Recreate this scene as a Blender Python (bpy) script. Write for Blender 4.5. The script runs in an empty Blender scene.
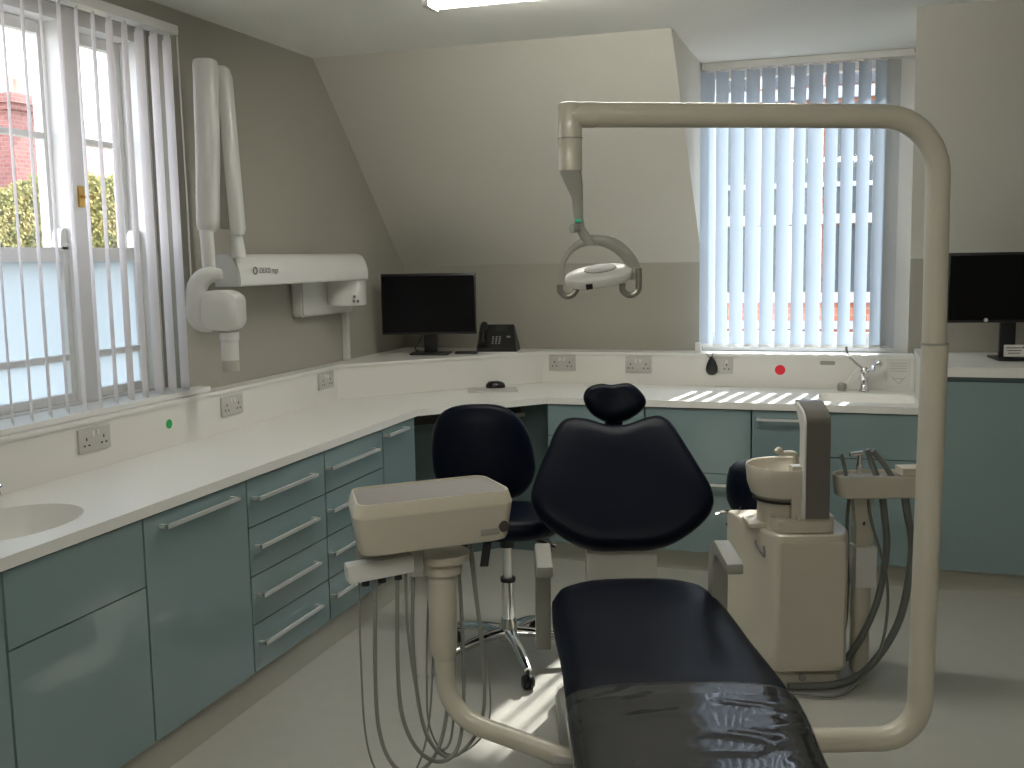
import bpy, bmesh, math, random
from mathutils import Vector, Matrix
random.seed(7)
S = bpy.context.scene
COL = S.collection
PI = math.pi
PSI = 0.32047278            # the dental chair's axis is turned by this angle about the room's z axis
ORG = {}

# ------------------------------------------------------------------ materials
MATS = {}
def mat(name, col, rough=0.5, metal=0.0, noise=0.0, nscale=8.0, bump=0.0, bscale=60.0, coat=0.0, spec=0.5, emit=0.0, aniso=None):
    if name in MATS: return MATS[name]
    m = bpy.data.materials.new(name); m.use_nodes = True
    n = m.node_tree.nodes; l = m.node_tree.links
    p = n['Principled BSDF']
    p.inputs['Base Color'].default_value = (*col, 1)
    p.inputs['Roughness'].default_value = rough
    p.inputs['Metallic'].default_value = metal
    p.inputs['Specular IOR Level'].default_value = spec
    p.inputs['Coat Weight'].default_value = coat
    p.inputs['Coat Roughness'].default_value = 0.08
    tc = n.new('ShaderNodeTexCoord')
    nz = n.new('ShaderNodeTexNoise'); nz.inputs['Scale'].default_value = nscale; nz.inputs['Detail'].default_value = 4
    l.new(tc.outputs['Object'], nz.inputs['Vector'])
    mx = n.new('ShaderNodeMix'); mx.data_type = 'RGBA'
    mx.inputs[6].default_value = (*[c * (1 - noise) for c in col], 1)
    mx.inputs[7].default_value = (*[min(1, c * (1 + noise)) for c in col], 1)
    l.new(nz.outputs['Fac'], mx.inputs[0]); l.new(mx.outputs[2], p.inputs['Base Color'])
    if bump:
        nb = n.new('ShaderNodeTexNoise'); nb.inputs['Scale'].default_value = bscale; nb.inputs['Detail'].default_value = 3
        l.new(tc.outputs['Object'], nb.inputs['Vector'])
        b = n.new('ShaderNodeBump'); b.inputs['Strength'].default_value = bump; b.inputs['Distance'].default_value = 0.01
        l.new(nb.outputs['Fac'], b.inputs['Height']); l.new(b.outputs['Normal'], p.inputs['Normal'])
    if emit:
        p.inputs['Emission Color'].default_value = (*col, 1); p.inputs['Emission Strength'].default_value = emit
    MATS[name] = m
    return m

def shader_mat(name):
    m = bpy.data.materials.new(name); m.use_nodes = True
    n = m.node_tree.nodes; n.clear()
    return m, n, m.node_tree.links, n.new('ShaderNodeOutputMaterial')

def glass_mat(name, tint=(1, 1, 1), gloss=0.06, rough=0.02):
    m, n, l, out = shader_mat(name)
    t = n.new('ShaderNodeBsdfTransparent'); t.inputs[0].default_value = (*tint, 1)
    g = n.new('ShaderNodeBsdfGlossy'); g.inputs['Roughness'].default_value = rough
    mx = n.new('ShaderNodeMixShader'); mx.inputs[0].default_value = gloss
    l.new(t.outputs[0], mx.inputs[1]); l.new(g.outputs[0], mx.inputs[2]); l.new(mx.outputs[0], out.inputs[0])
    return m

def vane_mat(name, col, trans, tcol):
    m, n, l, out = shader_mat(name)
    tc = n.new('ShaderNodeTexCoord'); nz = n.new('ShaderNodeTexNoise'); nz.inputs['Scale'].default_value = 90
    l.new(tc.outputs['Object'], nz.inputs['Vector'])
    r = n.new('ShaderNodeMix'); r.data_type = 'RGBA'
    r.inputs[6].default_value = (*[c * .93 for c in col], 1); r.inputs[7].default_value = (*col, 1)
    l.new(nz.outputs['Fac'], r.inputs[0])
    d = n.new('ShaderNodeBsdfDiffuse'); l.new(r.outputs[2], d.inputs[0])
    t = n.new('ShaderNodeBsdfTranslucent'); t.inputs[0].default_value = (*tcol, 1)
    mx = n.new('ShaderNodeMixShader'); mx.inputs[0].default_value = trans
    l.new(d.outputs[0], mx.inputs[1]); l.new(t.outputs[0], mx.inputs[2]); l.new(mx.outputs[0], out.inputs[0])
    return m

def plastic_sheet_mat(name):
    m, n, l, out = shader_mat(name)
    tc = n.new('ShaderNodeTexCoord')
    mp = n.new('ShaderNodeMapping'); mp.inputs['Scale'].default_value = (1.0, 1.5, 1.0); mp.inputs['Rotation'].default_value = (0, 0, .35)
    nz = n.new('ShaderNodeTexNoise'); nz.noise_type = 'RIDGED_MULTIFRACTAL'; nz.inputs['Scale'].default_value = 5.0; nz.inputs['Detail'].default_value = 1.5; nz.inputs['Distortion'].default_value = .8
    l.new(tc.outputs['Object'], mp.inputs[0]); l.new(mp.outputs[0], nz.inputs['Vector'])
    b = n.new('ShaderNodeBump'); b.inputs['Strength'].default_value = 0.45; b.inputs['Distance'].default_value = 0.02
    l.new(nz.outputs['Fac'], b.inputs['Height'])
    t = n.new('ShaderNodeBsdfTransparent'); t.inputs[0].default_value = (.93, .93, .93, 1)
    d = n.new('ShaderNodeBsdfDiffuse'); d.inputs[0].default_value = (.55, .55, .53, 1)
    g = n.new('ShaderNodeBsdfGlossy'); g.inputs['Roughness'].default_value = 0.05
    l.new(b.outputs[0], g.inputs['Normal'])
    m0 = n.new('ShaderNodeMixShader'); m0.inputs[0].default_value = 0.05
    l.new(t.outputs[0], m0.inputs[1]); l.new(d.outputs[0], m0.inputs[2])
    fr = n.new('ShaderNodeFresnel'); fr.inputs['IOR'].default_value = 1.36; l.new(b.outputs[0], fr.inputs['Normal'])
    mx = n.new('ShaderNodeMixShader')
    l.new(fr.outputs[0], mx.inputs[0]); l.new(m0.outputs[0], mx.inputs[1]); l.new(g.outputs[0], mx.inputs[2]); l.new(mx.outputs[0], out.inputs[0])
    return m

def brick_mat(name, c1, c2, mortar, scale=4.0):
    m, n, l, out = shader_mat(name)
    tc = n.new('ShaderNodeTexCoord'); sp = n.new('ShaderNodeSeparateXYZ'); cb = n.new('ShaderNodeCombineXYZ')
    ad = n.new('ShaderNodeMath'); ad.operation = 'ADD'
    l.new(tc.outputs['Object'], sp.inputs[0]); l.new(sp.outputs[0], ad.inputs[0]); l.new(sp.outputs[1], ad.inputs[1])
    l.new(ad.outputs[0], cb.inputs[0]); l.new(sp.outputs[2], cb.inputs[1])
    br = n.new('ShaderNodeTexBrick'); br.inputs['Scale'].default_value = scale
    br.inputs['Color1'].default_value = (*c1, 1); br.inputs['Color2'].default_value = (*c2, 1); br.inputs['Mortar'].default_value = (*mortar, 1)
    l.new(cb.outputs[0], br.inputs['Vector'])
    p = n.new('ShaderNodeBsdfPrincipled'); p.inputs['Roughness'].default_value = .9
    l.new(br.outputs['Color'], p.inputs['Base Color']); l.new(p.outputs[0], out.inputs[0])
    return m

def ramp_mat(name, stops, scale, rough=.9, bump=.5):
    m, n, l, out = shader_mat(name)
    tc = n.new('ShaderNodeTexCoord'); nz = n.new('ShaderNodeTexNoise'); nz.inputs['Scale'].default_value = scale; nz.inputs['Detail'].default_value = 6
    l.new(tc.outputs['Object'], nz.inputs['Vector'])
    cr = n.new('ShaderNodeValToRGB'); e = cr.color_ramp.elements
    while len(e) < len(stops): e.new(.5)
    for i, (p_, c_) in enumerate(stops): e[i].position = p_; e[i].color = (*c_, 1)
    l.new(nz.outputs['Fac'], cr.inputs[0])
    p = n.new('ShaderNodeBsdfPrincipled'); p.inputs['Roughness'].default_value = rough
    b = n.new('ShaderNodeBump'); b.inputs['Strength'].default_value = bump; l.new(nz.outputs['Fac'], b.inputs['Height']); l.new(b.outputs[0], p.inputs['Normal'])
    l.new(cr.outputs[0], p.inputs['Base Color']); l.new(p.outputs[0], out.inputs[0])
    return m

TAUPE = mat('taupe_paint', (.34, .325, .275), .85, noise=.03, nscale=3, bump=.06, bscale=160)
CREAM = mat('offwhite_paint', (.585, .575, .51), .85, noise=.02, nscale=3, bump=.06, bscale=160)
CEIL = mat('ceiling_paint', (.86, .86, .81), .85, noise=.02, nscale=3, bump=.06, bscale=160)
FLOOR = mat('pale_vinyl', (.40, .397, .355), .32, noise=.05, nscale=14, bump=.02, bscale=40, spec=.4)
PLINTH = mat('coved_vinyl', (.42, .41, .35), .4, noise=.04)
SOLID = mat('white_solid_surface', (.75, .745, .70), .30, noise=.015, nscale=5)
UPST = mat('white_upstand', (.70, .69, .64), .40, noise=.015, nscale=5)
TEAL = mat('teal_gloss_lacquer', (.20, .278, .285), .10, noise=.03, nscale=2, coat=.4, spec=.5)
CARC = mat('teal_carcass', (.10, .15, .15), .5, noise=.03)
DARK = mat('matt_black_board', (.012, .014, .014), .6)  # even black of the computer front and the under-desk tray box
CHROME = mat('chrome', (.82, .82, .83), .12, metal=1, noise=.02)
STEEL = mat('satin_steel', (.86, .86, .84), .42, metal=.75, noise=.03)
BLACK = mat('black_plastic', (.008, .008, .009), .35, noise=.1)
SCREEN = mat('dark_screen', (.002, .002, .003), .22, spec=.25)
NAVY = mat('navy_vinyl', (.0016, .0034, .0095), .40, noise=.08, nscale=6, bump=.05, bscale=220, spec=.12)
BEIGE = mat('beige_plastic', (.53, .495, .405), .32, noise=.02, coat=.15)
BEIGEM = mat('beige_painted_tube', (.55, .52, .425), .30, noise=.02, coat=.2)
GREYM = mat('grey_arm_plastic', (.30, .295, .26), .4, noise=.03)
GREYMAT = mat('grey_tray_mat', (.27, .255, .235), .5, noise=.04, nscale=30)
DGREY = mat('dark_taupe_panel', (.135, .125, .105), .30, noise=.03, coat=.2)
HOSE = mat('grey_hose', (.24, .24, .215), .5, noise=.04)
HOSED = mat('dark_grey_hose', (.14, .15, .135), .5, noise=.05)
WHITEP = mat('white_plastic', (.66, .655, .62), .35, noise=.02)
SCANW = mat('scanner_white', (.60, .60, .565), .30, noise=.02, coat=.15)
SOCK = mat('grey_socket_plate', (.47, .455, .42), .42, noise=.03)
HOLE = mat('socket_hole', (.02, .02, .02), .7)
PAINTW = mat('white_gloss_paint', (.78, .77, .74), .35, noise=.02)
GREEN = mat('green_sticker', (.006, .40, .085), .5, noise=.03)
RED = mat('red_sticker', (.80, .012, .035), .5, noise=.03)
BRASS = mat('brass', (.55, .36, .10), .3, metal=1)
GLASS = glass_mat('window_glass')
FROST = vane_mat('frosted_glass', (.50, .54, .56), .74, (.64, .68, .69))
VANE_L = vane_mat('pinkish_white_vanes', (.78, .75, .745), .42, (.80, .76, .76))
VANE_B = vane_mat('pale_blue_vanes', (.50, .56, .63), .125, (.62, .78, .94))
VANE_G = vane_mat('grey_vane', (.42, .43, .42), .18, (.5, .52, .52))
SHEET = plastic_sheet_mat('clear_plastic_sheet')
PAPER = mat('white_paper', (.62, .62, .58), .6, noise=.02)
INK = mat('grey_ink', (.16, .16, .16), .6)
TUBE = mat('lit_diffuser', (1.0, .97, .90), .5, emit=16.0)
SCREENG = mat('phone_screen', (.03, .035, .035), .25)
LED = mat('green_led', (.02, .40, .22), .4, emit=.08)
BRICK = brick_mat('red_brick', (.23, .085, .07), (.30, .13, .105), (.27, .20, .18), 3.0)
BRICKO = brick_mat('orange_brick', (.40, .13, .07), (.48, .18, .10), (.40, .3, .25), 3.0)
TILES = brick_mat('roof_tiles', (.26, .085, .07), (.33, .13, .11), (.16, .07, .06), 3.5)
IVY = ramp_mat('ivy_leaves', [(.3, (.10, .11, .025)), (.48, (.25, .24, .065)), (.62, (.36, .29, .10)), (.75, (.22, .26, .08))], 5.0)
STONE = ramp_mat('pale_render', [(.3, (.36, .36, .37)), (.7, (.44, .44, .44))], 2.0)
GREYB = ramp_mat('grey_far_building', [(.3, (.34, .36, .38)), (.7, (.42, .44, .46))], 1.0)
DWIN = mat('dark_far_glass', (.04, .05, .06), .15)
ASPH = ramp_mat('asphalt', [(.3, (.10, .10, .10)), (.7, (.16, .16, .16))], 3.0)

# ------------------------------------------------------------------ geometry
def catmull(pts, per=6, closed=False):
    P = [Vector(p) for p in pts]; n = len(P); out = []
    rng = range(n if closed else n - 1)
    for i in rng:
        p0 = P[(i - 1) % n] if (closed or i > 0) else P[0] * 2 - P[1]
        p1 = P[i]; p2 = P[(i + 1) % n]
        p3 = P[(i + 2) % n] if (closed or i + 2 < n) else P[-1] * 2 - P[-2]
        for k in range(per):
            t = k / per
            out.append(.5 * ((2 * p1) + (p2 - p0) * t + (2 * p0 - 5 * p1 + 4 * p2 - p3) * t * t + (3 * p1 - p0 - 3 * p2 + p3) * t ** 3))
    if not closed: out.append(P[-1])
    return out

def fillet(pts, r, n=8):
    P = [Vector(p) for p in pts]
    R = r if isinstance(r, (list, tuple)) else [r] * len(P)
    out = [P[0]]
    for i in range(1, len(P) - 1):
        a = (P[i - 1] - P[i]).normalized(); b = (P[i + 1] - P[i]).normalized()
        ang = a.angle(b); d = R[i] / math.tan(ang / 2)
        c = P[i] + (a + b).normalized() * (R[i] / math.sin(ang / 2))
        s = P[i] + a * d - c; e = P[i] + b * d - c
        tot = s.angle(e); ax = s.cross(e).normalized()
        for k in range(n + 1):
            out.append(c + Matrix.Rotation(tot * k / n, 3, ax) @ s)
    out.append(P[-1])
    return out

def rpoly(pts, r, n=4):
    """closed 2-D polygon with rounded corners"""
    P = [Vector((p[0], p[1])) for p in pts]; out = []; m = len(P)
    for i in range(m):
        a = (P[i - 1] - P[i]); b = (P[(i + 1) % m] - P[i])
        rr = r[i] if isinstance(r, (list, tuple)) else r
        if rr <= 0: out.append(P[i]); continue
        d = min(rr, a.length * .49, b.length * .49)
        s = P[i] + a.normalized() * d; e = P[i] + b.normalized() * d
        for k in range(n + 1):
            t = k / n
            out.append(s * (1 - t) ** 2 + P[i] * 2 * t * (1 - t) + e * t * t)
    return out

class B:
    def __init__(self): self.bm = bmesh.new()
    def _bev(self, geo_faces, bev, seg=2):
        ed = {e for f in geo_faces for e in f.edges}
        ed = [e for e in ed if len(e.link_faces) == 2 and e.calc_face_angle(0) > .6]
        if bev > 0 and ed:
            bmesh.ops.bevel(self.bm, geom=ed, offset=bev, segments=seg, affect='EDGES', profile=.5, clamp_overlap=True)
    def box(self, x0, x1, y0, y1, z0, z1, bev=0.0, seg=2):
        v = [self.bm.verts.new(p) for p in ((x0, y0, z0), (x1, y0, z0), (x1, y1, z0), (x0, y1, z0), (x0, y0, z1), (x1, y0, z1), (x1, y1, z1), (x0, y1, z1))]
        f = [self.bm.faces.new([v[i] for i in q]) for q in ((0, 3, 2, 1), (4, 5, 6, 7), (0, 1, 5, 4), (1, 2, 6, 5), (2, 3, 7, 6), (3, 0, 4, 7))]
        self._bev(f, bev, seg); return self
    def obox(self, c, u, v, w, du, dv, dw, bev=0.0, seg=2):
        c = Vector(c); u = Vector(u).normalized() * du / 2; v = Vector(v).normalized() * dv / 2; w = Vector(w).normalized() * dw / 2
        q = [self.bm.verts.new(c + u * a + v * b + w * d) for d in (-1, 1) for a, b in ((-1, -1), (1, -1), (1, 1), (-1, 1))]
        f = [self.bm.faces.new([q[i] for i in s]) for s in ((0, 3, 2, 1), (4, 5, 6, 7), (0, 1, 5, 4), (1, 2, 6, 5), (2, 3, 7, 6), (3, 0, 4, 7))]
        bmesh.ops.recalc_face_normals(self.bm, faces=f)
        self._bev(f, bev, seg); return self
    def loft(self, rings, cap=True, closed=False):
        R = [[self.bm.verts.new(p) for p in r] for r in rings]; n = len(R[0]); fs = []
        m = len(R)
        for i in range(m if closed else m - 1):
            a, b = R[i], R[(i + 1) % m]
            for k in range(n):
                fs.append(self.bm.faces.new((a[k], a[(k + 1) % n], b[(k + 1) % n], b[k])))
        if cap and not closed:
            fs.append(self.bm.faces.new(R[0][::-1])); fs.append(self.bm.faces.new(R[-1]))
        bmesh.ops.recalc_face_normals(self.bm, faces=fs)
        return self
    def tube(self, pts, r, n=12, flat=1.0):
        P = [Vector(p) for p in pts]
        rr = r if isinstance(r, (list, tuple)) else [r] * len(P)
        t0 = (P[1] - P[0]).normalized(); up = Vector((0, 0, 1)) if abs(t0.z) < .9 else Vector((1, 0, 0))
        a = t0.cross(up).normalized(); rings = []
        for i, p in enumerate(P):
            t = (P[min(i + 1, len(P) - 1)] - P[max(i - 1, 0)]).normalized()
            a = (a - t * a.dot(t)).normalized(); b = t.cross(a)
            rings.append([p + (a * math.cos(2 * PI * k / n) + b * math.sin(2 * PI * k / n) * flat) * rr[i] for k in range(n)])
        return self.loft(rings)
    def lathe(self, prof, c, n=28, axis=(0, 0, 1), sx=1.0):
        ax = Vector(axis).normalized(); up = Vector((1, 0, 0)) if abs(ax.x) < .9 else Vector((0, 1, 0))
        u = (up - ax * up.dot(ax)).normalized(); v = ax.cross(u); c = Vector(c)
        rings = [[c + ax * z + (u * math.cos(2 * PI * k / n) * sx + v * math.sin(2 * PI * k / n)) * max(r, 1e-4) for k in range(n)] for r, z in prof]
        return self.loft(rings)
    def prism(self, poly, h0, h1, o=(0, 0, 0), u=(1, 0, 0), v=(0, 1, 0), w=(0, 0, 1), bev=0.0, seg=2):
        o = Vector(o); u = Vector(u); v = Vector(v); w = Vector(w)
        a = [self.bm.verts.new(o + u * p[0] + v * p[1] + w * h0) for p in poly]
        b = [self.bm.verts.new(o + u * p[0] + v * p[1] + w * h1) for p in poly]
        n = len(poly); fs = [self.bm.faces.new(a[::-1]), self.bm.faces.new(b)]
        caps = list(fs)
        for k in range(n): fs.append(self.bm.faces.new((a[k], a[(k + 1) % n], b[(k + 1) % n], b[k])))
        bmesh.ops.recalc_face_normals(self.bm, faces=fs)
        if bev > 0:
            ed = list({e for f in caps for e in f.edges})
            bmesh.ops.bevel(self.bm, geom=ed, offset=bev, segments=seg, affect='EDGES', clamp_overlap=True)
        return self
    def holed(self, outer, holes, z0, z1):
        bm = self.bm; allf = []
        def ring(pts, z): 
            v = [bm.verts.new((p[0], p[1], z)) for p in pts]
            return v, [bm.edges.new((v[i], v[(i + 1) % len(v)])) for i in range(len(v))]
        for z in (z0, z1):
            ed = []; vs = []
            for lp in [outer] + holes:
                v, e = ring(lp, z); ed += e; vs.append(v)
            r = bmesh.ops.triangle_fill(bm, edges=ed, use_beauty=True)
            fs = [g for g in r['geom'] if isinstance(g, bmesh.types.BMFace)]
            for f in fs:
                f.normal_update()
                if (f.normal.z < 0) != (z == z0): f.normal_flip()
            allf += fs
            if z == z0: low = vs
            else: high = vs
        for i, (a, b) in enumerate(zip(low, high)):
            n = len(a)
            for k in range(n):
                q = (a[k], a[(k + 1) % n], b[(k + 1) % n], b[k])
                allf.append(bm.faces.new(q))
        bmesh.ops.recalc_face_normals(bm, faces=allf)
        return self
    def puffy(self, outline, o, u, v, n, prof, curve=None):
        """closed 2-D outline made into a cushion: prof = [(inset scale, height along n)...]"""
        o = Vector(o); u = Vector(u).normalized(); v = Vector(v).normalized(); n = Vector(n).normalized()
        cx = sum(p[0] for p in outline) / len(outline); cy = sum(p[1] for p in outline) / len(outline)
        rings = []
        for s, h in prof:
            rg = []
            for p in outline:
                x = cx + (p[0] - cx) * s; y = cy + (p[1] - cy) * s
                hh = h + (curve(x, y) if curve else 0)
                rg.append(o + u * x + v * y + n * hh)
            rings.append(rg)
        return self.loft(rings)

def text_mesh(txt, size, origin, xdir, ydir, ext=.0006):
    """mesh verts/faces of a word of lettering lying in the plane xdir, ydir"""
    cu = bpy.data.curves.new('t', 'FONT'); cu.body = txt; cu.size = size; cu.extrude = ext
    ob = bpy.data.objects.new('t', cu); COL.objects.link(ob)
    dg = bpy.context.evaluated_depsgraph_get()
    me = bpy.data.meshes.new_from_object(ob.evaluated_get(dg))
    x = Vector(xdir).normalized(); y = Vector(ydir).normalized(); z = x.cross(y); o = Vector(origin)
    b = B(); vs = [b.bm.verts.new(o + x * v.co.x + y * v.co.y + z * v.co.z) for v in me.vertices]
    for p in me.polygons:
        try: b.bm.faces.new([vs[i] for i in p.vertices])
        except ValueError: pass
    bpy.data.objects.remove(ob); bpy.data.curves.remove(cu); bpy.data.meshes.remove(me)
    return b

# ------------------------------------------------------------------ objects
def rot(frame): return PSI if frame == 'V' else 0.0
def world(p, frame):
    return Matrix.Rotation(rot(frame), 3, 'Z') @ Vector(p)
def props(o, label=None, cat=None, group=None, kind=None):
    if label: o['label'] = label
    if cat: o['category'] = cat
    if group: o['group'] = group
    if kind: o['kind'] = kind
def thing(name, label, cat, o, frame='W', group=None, kind=None):
    e = bpy.data.objects.new(name, None); COL.objects.link(e)
    e.empty_display_size = .1
    e.location = world(o, frame); e.rotation_euler = (0, 0, rot(frame))
    props(e, label, cat, group, kind); ORG[e.name] = Vector(o)
    return e
def mk(name, b, m, org, ang=35):
    me = bpy.data.meshes.new(name)
    for v in b.bm.verts: v.co -= org
    b.bm.to_mesh(me); b.bm.free()
    me.polygons.foreach_set('use_smooth', [True] * len(me.polygons))
    me.set_sharp_from_angle(angle=math.radians(ang))
    me.materials.append(m)
    o = bpy.data.objects.new(name, me); COL.objects.link(o)
    return o
def part(name, b, m, parent, label=None, ang=35, kind=None):
    org = ORG[parent.name]
    o = mk(name, b, m, org, ang); o.parent = parent; ORG[o.name] = org
    if label: o['label'] = label
    if kind: o['kind'] = kind
    return o
def solo(name, b, m, label, cat, o, frame='W', group=None, kind=None, ang=35):
    ob = mk(name, b, m, Vector(o), ang)
    ob.location = world(o, frame); ob.rotation_euler = (0, 0, rot(frame)); ORG[ob.name] = Vector(o)
    props(ob, label, cat, group, kind)
    return ob
def struct(name, b, m, o=(0, 0, 0), ang=30):
    return solo(name, b, m, None, None, o, kind='structure', ang=ang)
def copy_tree(o, parent=None):
    c = o.copy(); COL.objects.link(c)
    if parent: c.parent = parent
    for ch in list(o.children): copy_tree(ch, c)
    return c

# ================================================================== ROOM
XL, YB, ZC = -2.72, 6.05, 2.69
struct('floor', B().box(-3.0, 2.3, -1.6, 6.3, -.06, 0), FLOOR)
struct('ceiling', B().box(-3.0, 2.3, -1.6, 6.3, ZC, ZC + .08), CEIL)
WY0, WY1, WZ0, WZ1 = 1.86, 3.765, 1.085, 2.60
b = B()
b.box(-3.0, XL, -1.6, YB + .25, 0, WZ0).box(-3.0, XL, -1.6, YB + .25, WZ1, ZC)
b.box(-3.0, XL, -1.6, WY0, WZ0, WZ1).box(-3.0, XL, WY1, YB + .25, WZ0, WZ1)
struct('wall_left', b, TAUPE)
BX0, BX1 = -.845, .275
b = B()
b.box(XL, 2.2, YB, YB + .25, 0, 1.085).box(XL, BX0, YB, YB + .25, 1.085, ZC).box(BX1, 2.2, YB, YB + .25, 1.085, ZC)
struct('wall_back', b, TAUPE)
struct('wall_right', B().box(2.2, 2.3, -1.6, YB + .25, 0, ZC), TAUPE)
struct('wall_rear', B().box(XL, 2.2, -1.6, -1.5, 0, ZC), TAUPE)
KZ, CY = 1.598, 4.985
def wedge(xa0, xa1, xb0, xb1):
    """sloping attic wall: xa = x range at the back wall, xb = x range at the ceiling crease"""
    b = B()
    v = [b.bm.verts.new(p) for p in ((xa0, YB, KZ), (xa0, YB, ZC), (xb0, CY, ZC), (xa1, YB, KZ), (xa1, YB, ZC), (xb1, CY, ZC))]
    f = [b.bm.faces.new([v[i] for i in q]) for q in ((0, 1, 2), (3, 5, 4), (0, 3, 4, 1), (1, 4, 5, 2), (2, 5, 3, 0))]
    bmesh.ops.recalc_face_normals(b.bm, faces=f)
    return b
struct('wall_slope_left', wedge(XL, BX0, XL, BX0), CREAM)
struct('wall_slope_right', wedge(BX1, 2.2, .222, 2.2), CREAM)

# ---- left window (three-light sash window; the two nearest the scanner are in view)
w1 = thing('window_1', None, None, (-2.9, 2.8, 1.1), kind='structure')
FX0, FX1 = -2.98, -2.83
mull = [(WY0, 1.93), (2.33, 2.42), (3.272, 3.362), (3.70, WY1)]
b = B()
for a, c in mull: b.box(FX0, FX1, a, c, WZ0 + .02, WZ1, .006)
b.box(FX0 + .003, FX1 - .003, WY0 + .002, WY1 - .002, 2.545, WZ1, .003).box(FX0 + .003, FX1 - .003, WY0 + .002, WY1 - .002, WZ0, 1.115, .003)
part('window_frame', b, PAINTW, w1)
bays = [(1.93, 2.33), (2.42, 3.272), (3.362, 3.70)]
for (a, c) in bays:
    cx = []
    if c - a > .5: cx = [(a + c) / 2]
    # upper sash (outer), lower sash (inner)
    b = B(); x0, x1 = -2.955, -2.915; st = .03
    b.box(x0, x1, a, a + st, 1.66, 2.545, .004).box(x0, x1, c - st, c, 1.66, 2.545, .004)
    for za, zb in ((2.50, 2.543), (1.662, 1.70), (2.115, 2.137)): b.box(x0 + .002, x1 - .002, a + .01, c - .01, za, zb, .003)
    for q in cx: b.box(x0 + .004, x1 - .004, q - .011, q + .011, 1.69, 2.51, .003)
    for yy in (a + st / 2, c - st / 2):
        b.prism(rpoly([(-.016, 0), (.016, 0), (.018, -.05), (.0, -.085), (-.016, -.06)], .012), x0 + .005, x1, (0, yy, 1.665), (0, 1, 0), (0, 0, 1), (1, 0, 0))
    part('upper_sash', b, PAINTW, w1)
    part('window_glass', B().box(-2.937, -2.933, a + .02, c - .02, 1.69, 2.51), GLASS, w1)
    b = B(); x0, x1 = -2.905, -2.865
    b.box(x0, x1, a, a + st, 1.115, 1.71, .004).box(x0, x1, c - st, c, 1.115, 1.71, .004)
    for za, zb in ((1.655, 1.708), (1.117, 1.15), (1.277, 1.30)): b.box(x0 + .002, x1 - .002, a + .01, c - .01, za, zb, .003)
    for q in cx: b.box(x0 + .004, x1 - .004, q - .011, q + .011, 1.14, 1.66, .003)
    for yy in (a + st / 2, c - st / 2):
        b.prism(rpoly([(-.02, 0), (.02, 0), (.02, .05), (.006, .085), (-.012, .075), (-.02, .05)], .012), x0, x1, (0, yy, 1.70), (0, 1, 0), (0, 0, 1), (1, 0, 0))
    part('lower_sash', b, PAINTW, w1)
    part('frosted_glass', B().box(-2.888, -2.884, a + .02, c - .02, 1.14, 1.66), FROST, w1)
b = B().box(-2.83, -2.822, 3.302, 3.332, 1.86, 1.94, .003)
b.tube([(-2.826, 3.317, 1.90), (-2.80, 3.317, 1.90), (-2.785, 3.332, 1.90)], .007, 8)
part('catch', b, BRASS, w1, 'brass window catch')
part('window_sill', B().box(FX1, -2.655, WY0 - .1, 3.84, 1.088, 1.108, .006), PAINTW, w1)

# ---- back dormer window
w2 = thing('window_2', None, None, (-.28, 6.12, 1.1), kind='structure')
b = B(); y0, y1 = YB + .04, YB + .13
b.box(BX0, BX0 + .04, y0, y1, 1.085, ZC, .005).box(BX1 - .085, BX1, y0, y1, 1.085, ZC, .005)
b.box(BX0 + .01, BX1 - .01, y0 + .003, y1 - .003, 2.62, ZC - .001, .003).box(BX0 + .01, BX1 - .01, y0 + .003, y1 - .003, 1.087, 1.15, .003)
part('window_frame', b, PAINTW, w2)
b = B()
b.box(BX0 + .035, BX0 + .06, y0 + .02, y1 - .01, 1.15, 2.62, .004).box(BX1 - .125, BX1 - .085, y0 + .02, y1 - .01, 1.15, 2.62, .004)
b.box(BX0 + .05, BX1 - .09, y0 + .023, y1 - .013, 1.14, 1.19, .003)
part('window_sash', b, PAINTW, w2)
part('window_glass', B().box(BX0 + .05, BX1 - .12, y0 + .045, y0 + .05, 1.18, 2.62), GLASS, w2)

# ---- blinds
def vane(b, c, z0, z1, width, ang, sag=.006, n=5):
    """one curved fabric vane: ang = direction of its width in plan"""
    d = Vector((math.cos(ang), math.sin(ang))); q = Vector((-d.y, d.x))
    lo, hi = [], []
    for i in range(n + 1):
        t = i / n - .5
        p = Vector(c) + d * (t * width) + q * (sag * (1 - 4 * t * t))
        lo.append(b.bm.verts.new((p.x, p.y, z0))); hi.append(b.bm.verts.new((p.x, p.y, z1)))
    for i in range(n): b.bm.faces.new((lo[i], lo[i + 1], hi[i + 1], hi[i]))

bl = thing('vertical_blind', 'pinkish white vertical blind drawn open across the tall sash window above the long worktop', 'blind', (-2.69, 2.8, 2.59))
part('headrail', B().box(-2.715, -2.655, WY0 - .02, 3.745, 2.567, 2.603, .006), WHITEP, bl)
b = B(); hb = B()
ys = [3.705 - .0865 * i for i in range(21)]
for i, yy in enumerate(ys):
    ang = math.radians((150 if i < 3 else 145 if i < 5 else 139) + random.uniform(-2.5, 2.5))
    vane(b, (-2.685, yy), 1.118, 2.545, .089, ang)
    d = Vector((math.cos(ang), math.sin(ang), 0))
    hb.obox((-2.685, yy, 2.553), d, (-d.y, d.x, 0), (0, 0, 1), .05, .006, .016, .001)
    hb.obox((-2.685, yy, 1.123), d, (-d.y, d.x, 0), (0, 0, 1), .086, .003, .02, .001)
part('slats', b, VANE_L, bl)
part('vane_hanger', hb, WHITEP, bl, kind='stuff')
part('control_cord', B().tube([(-2.655, 3.735, 2.56), (-2.65, 3.738, 1.9), (-2.65, 3.736, 1.45)], .0035, 6), WHITEP, bl)

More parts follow.
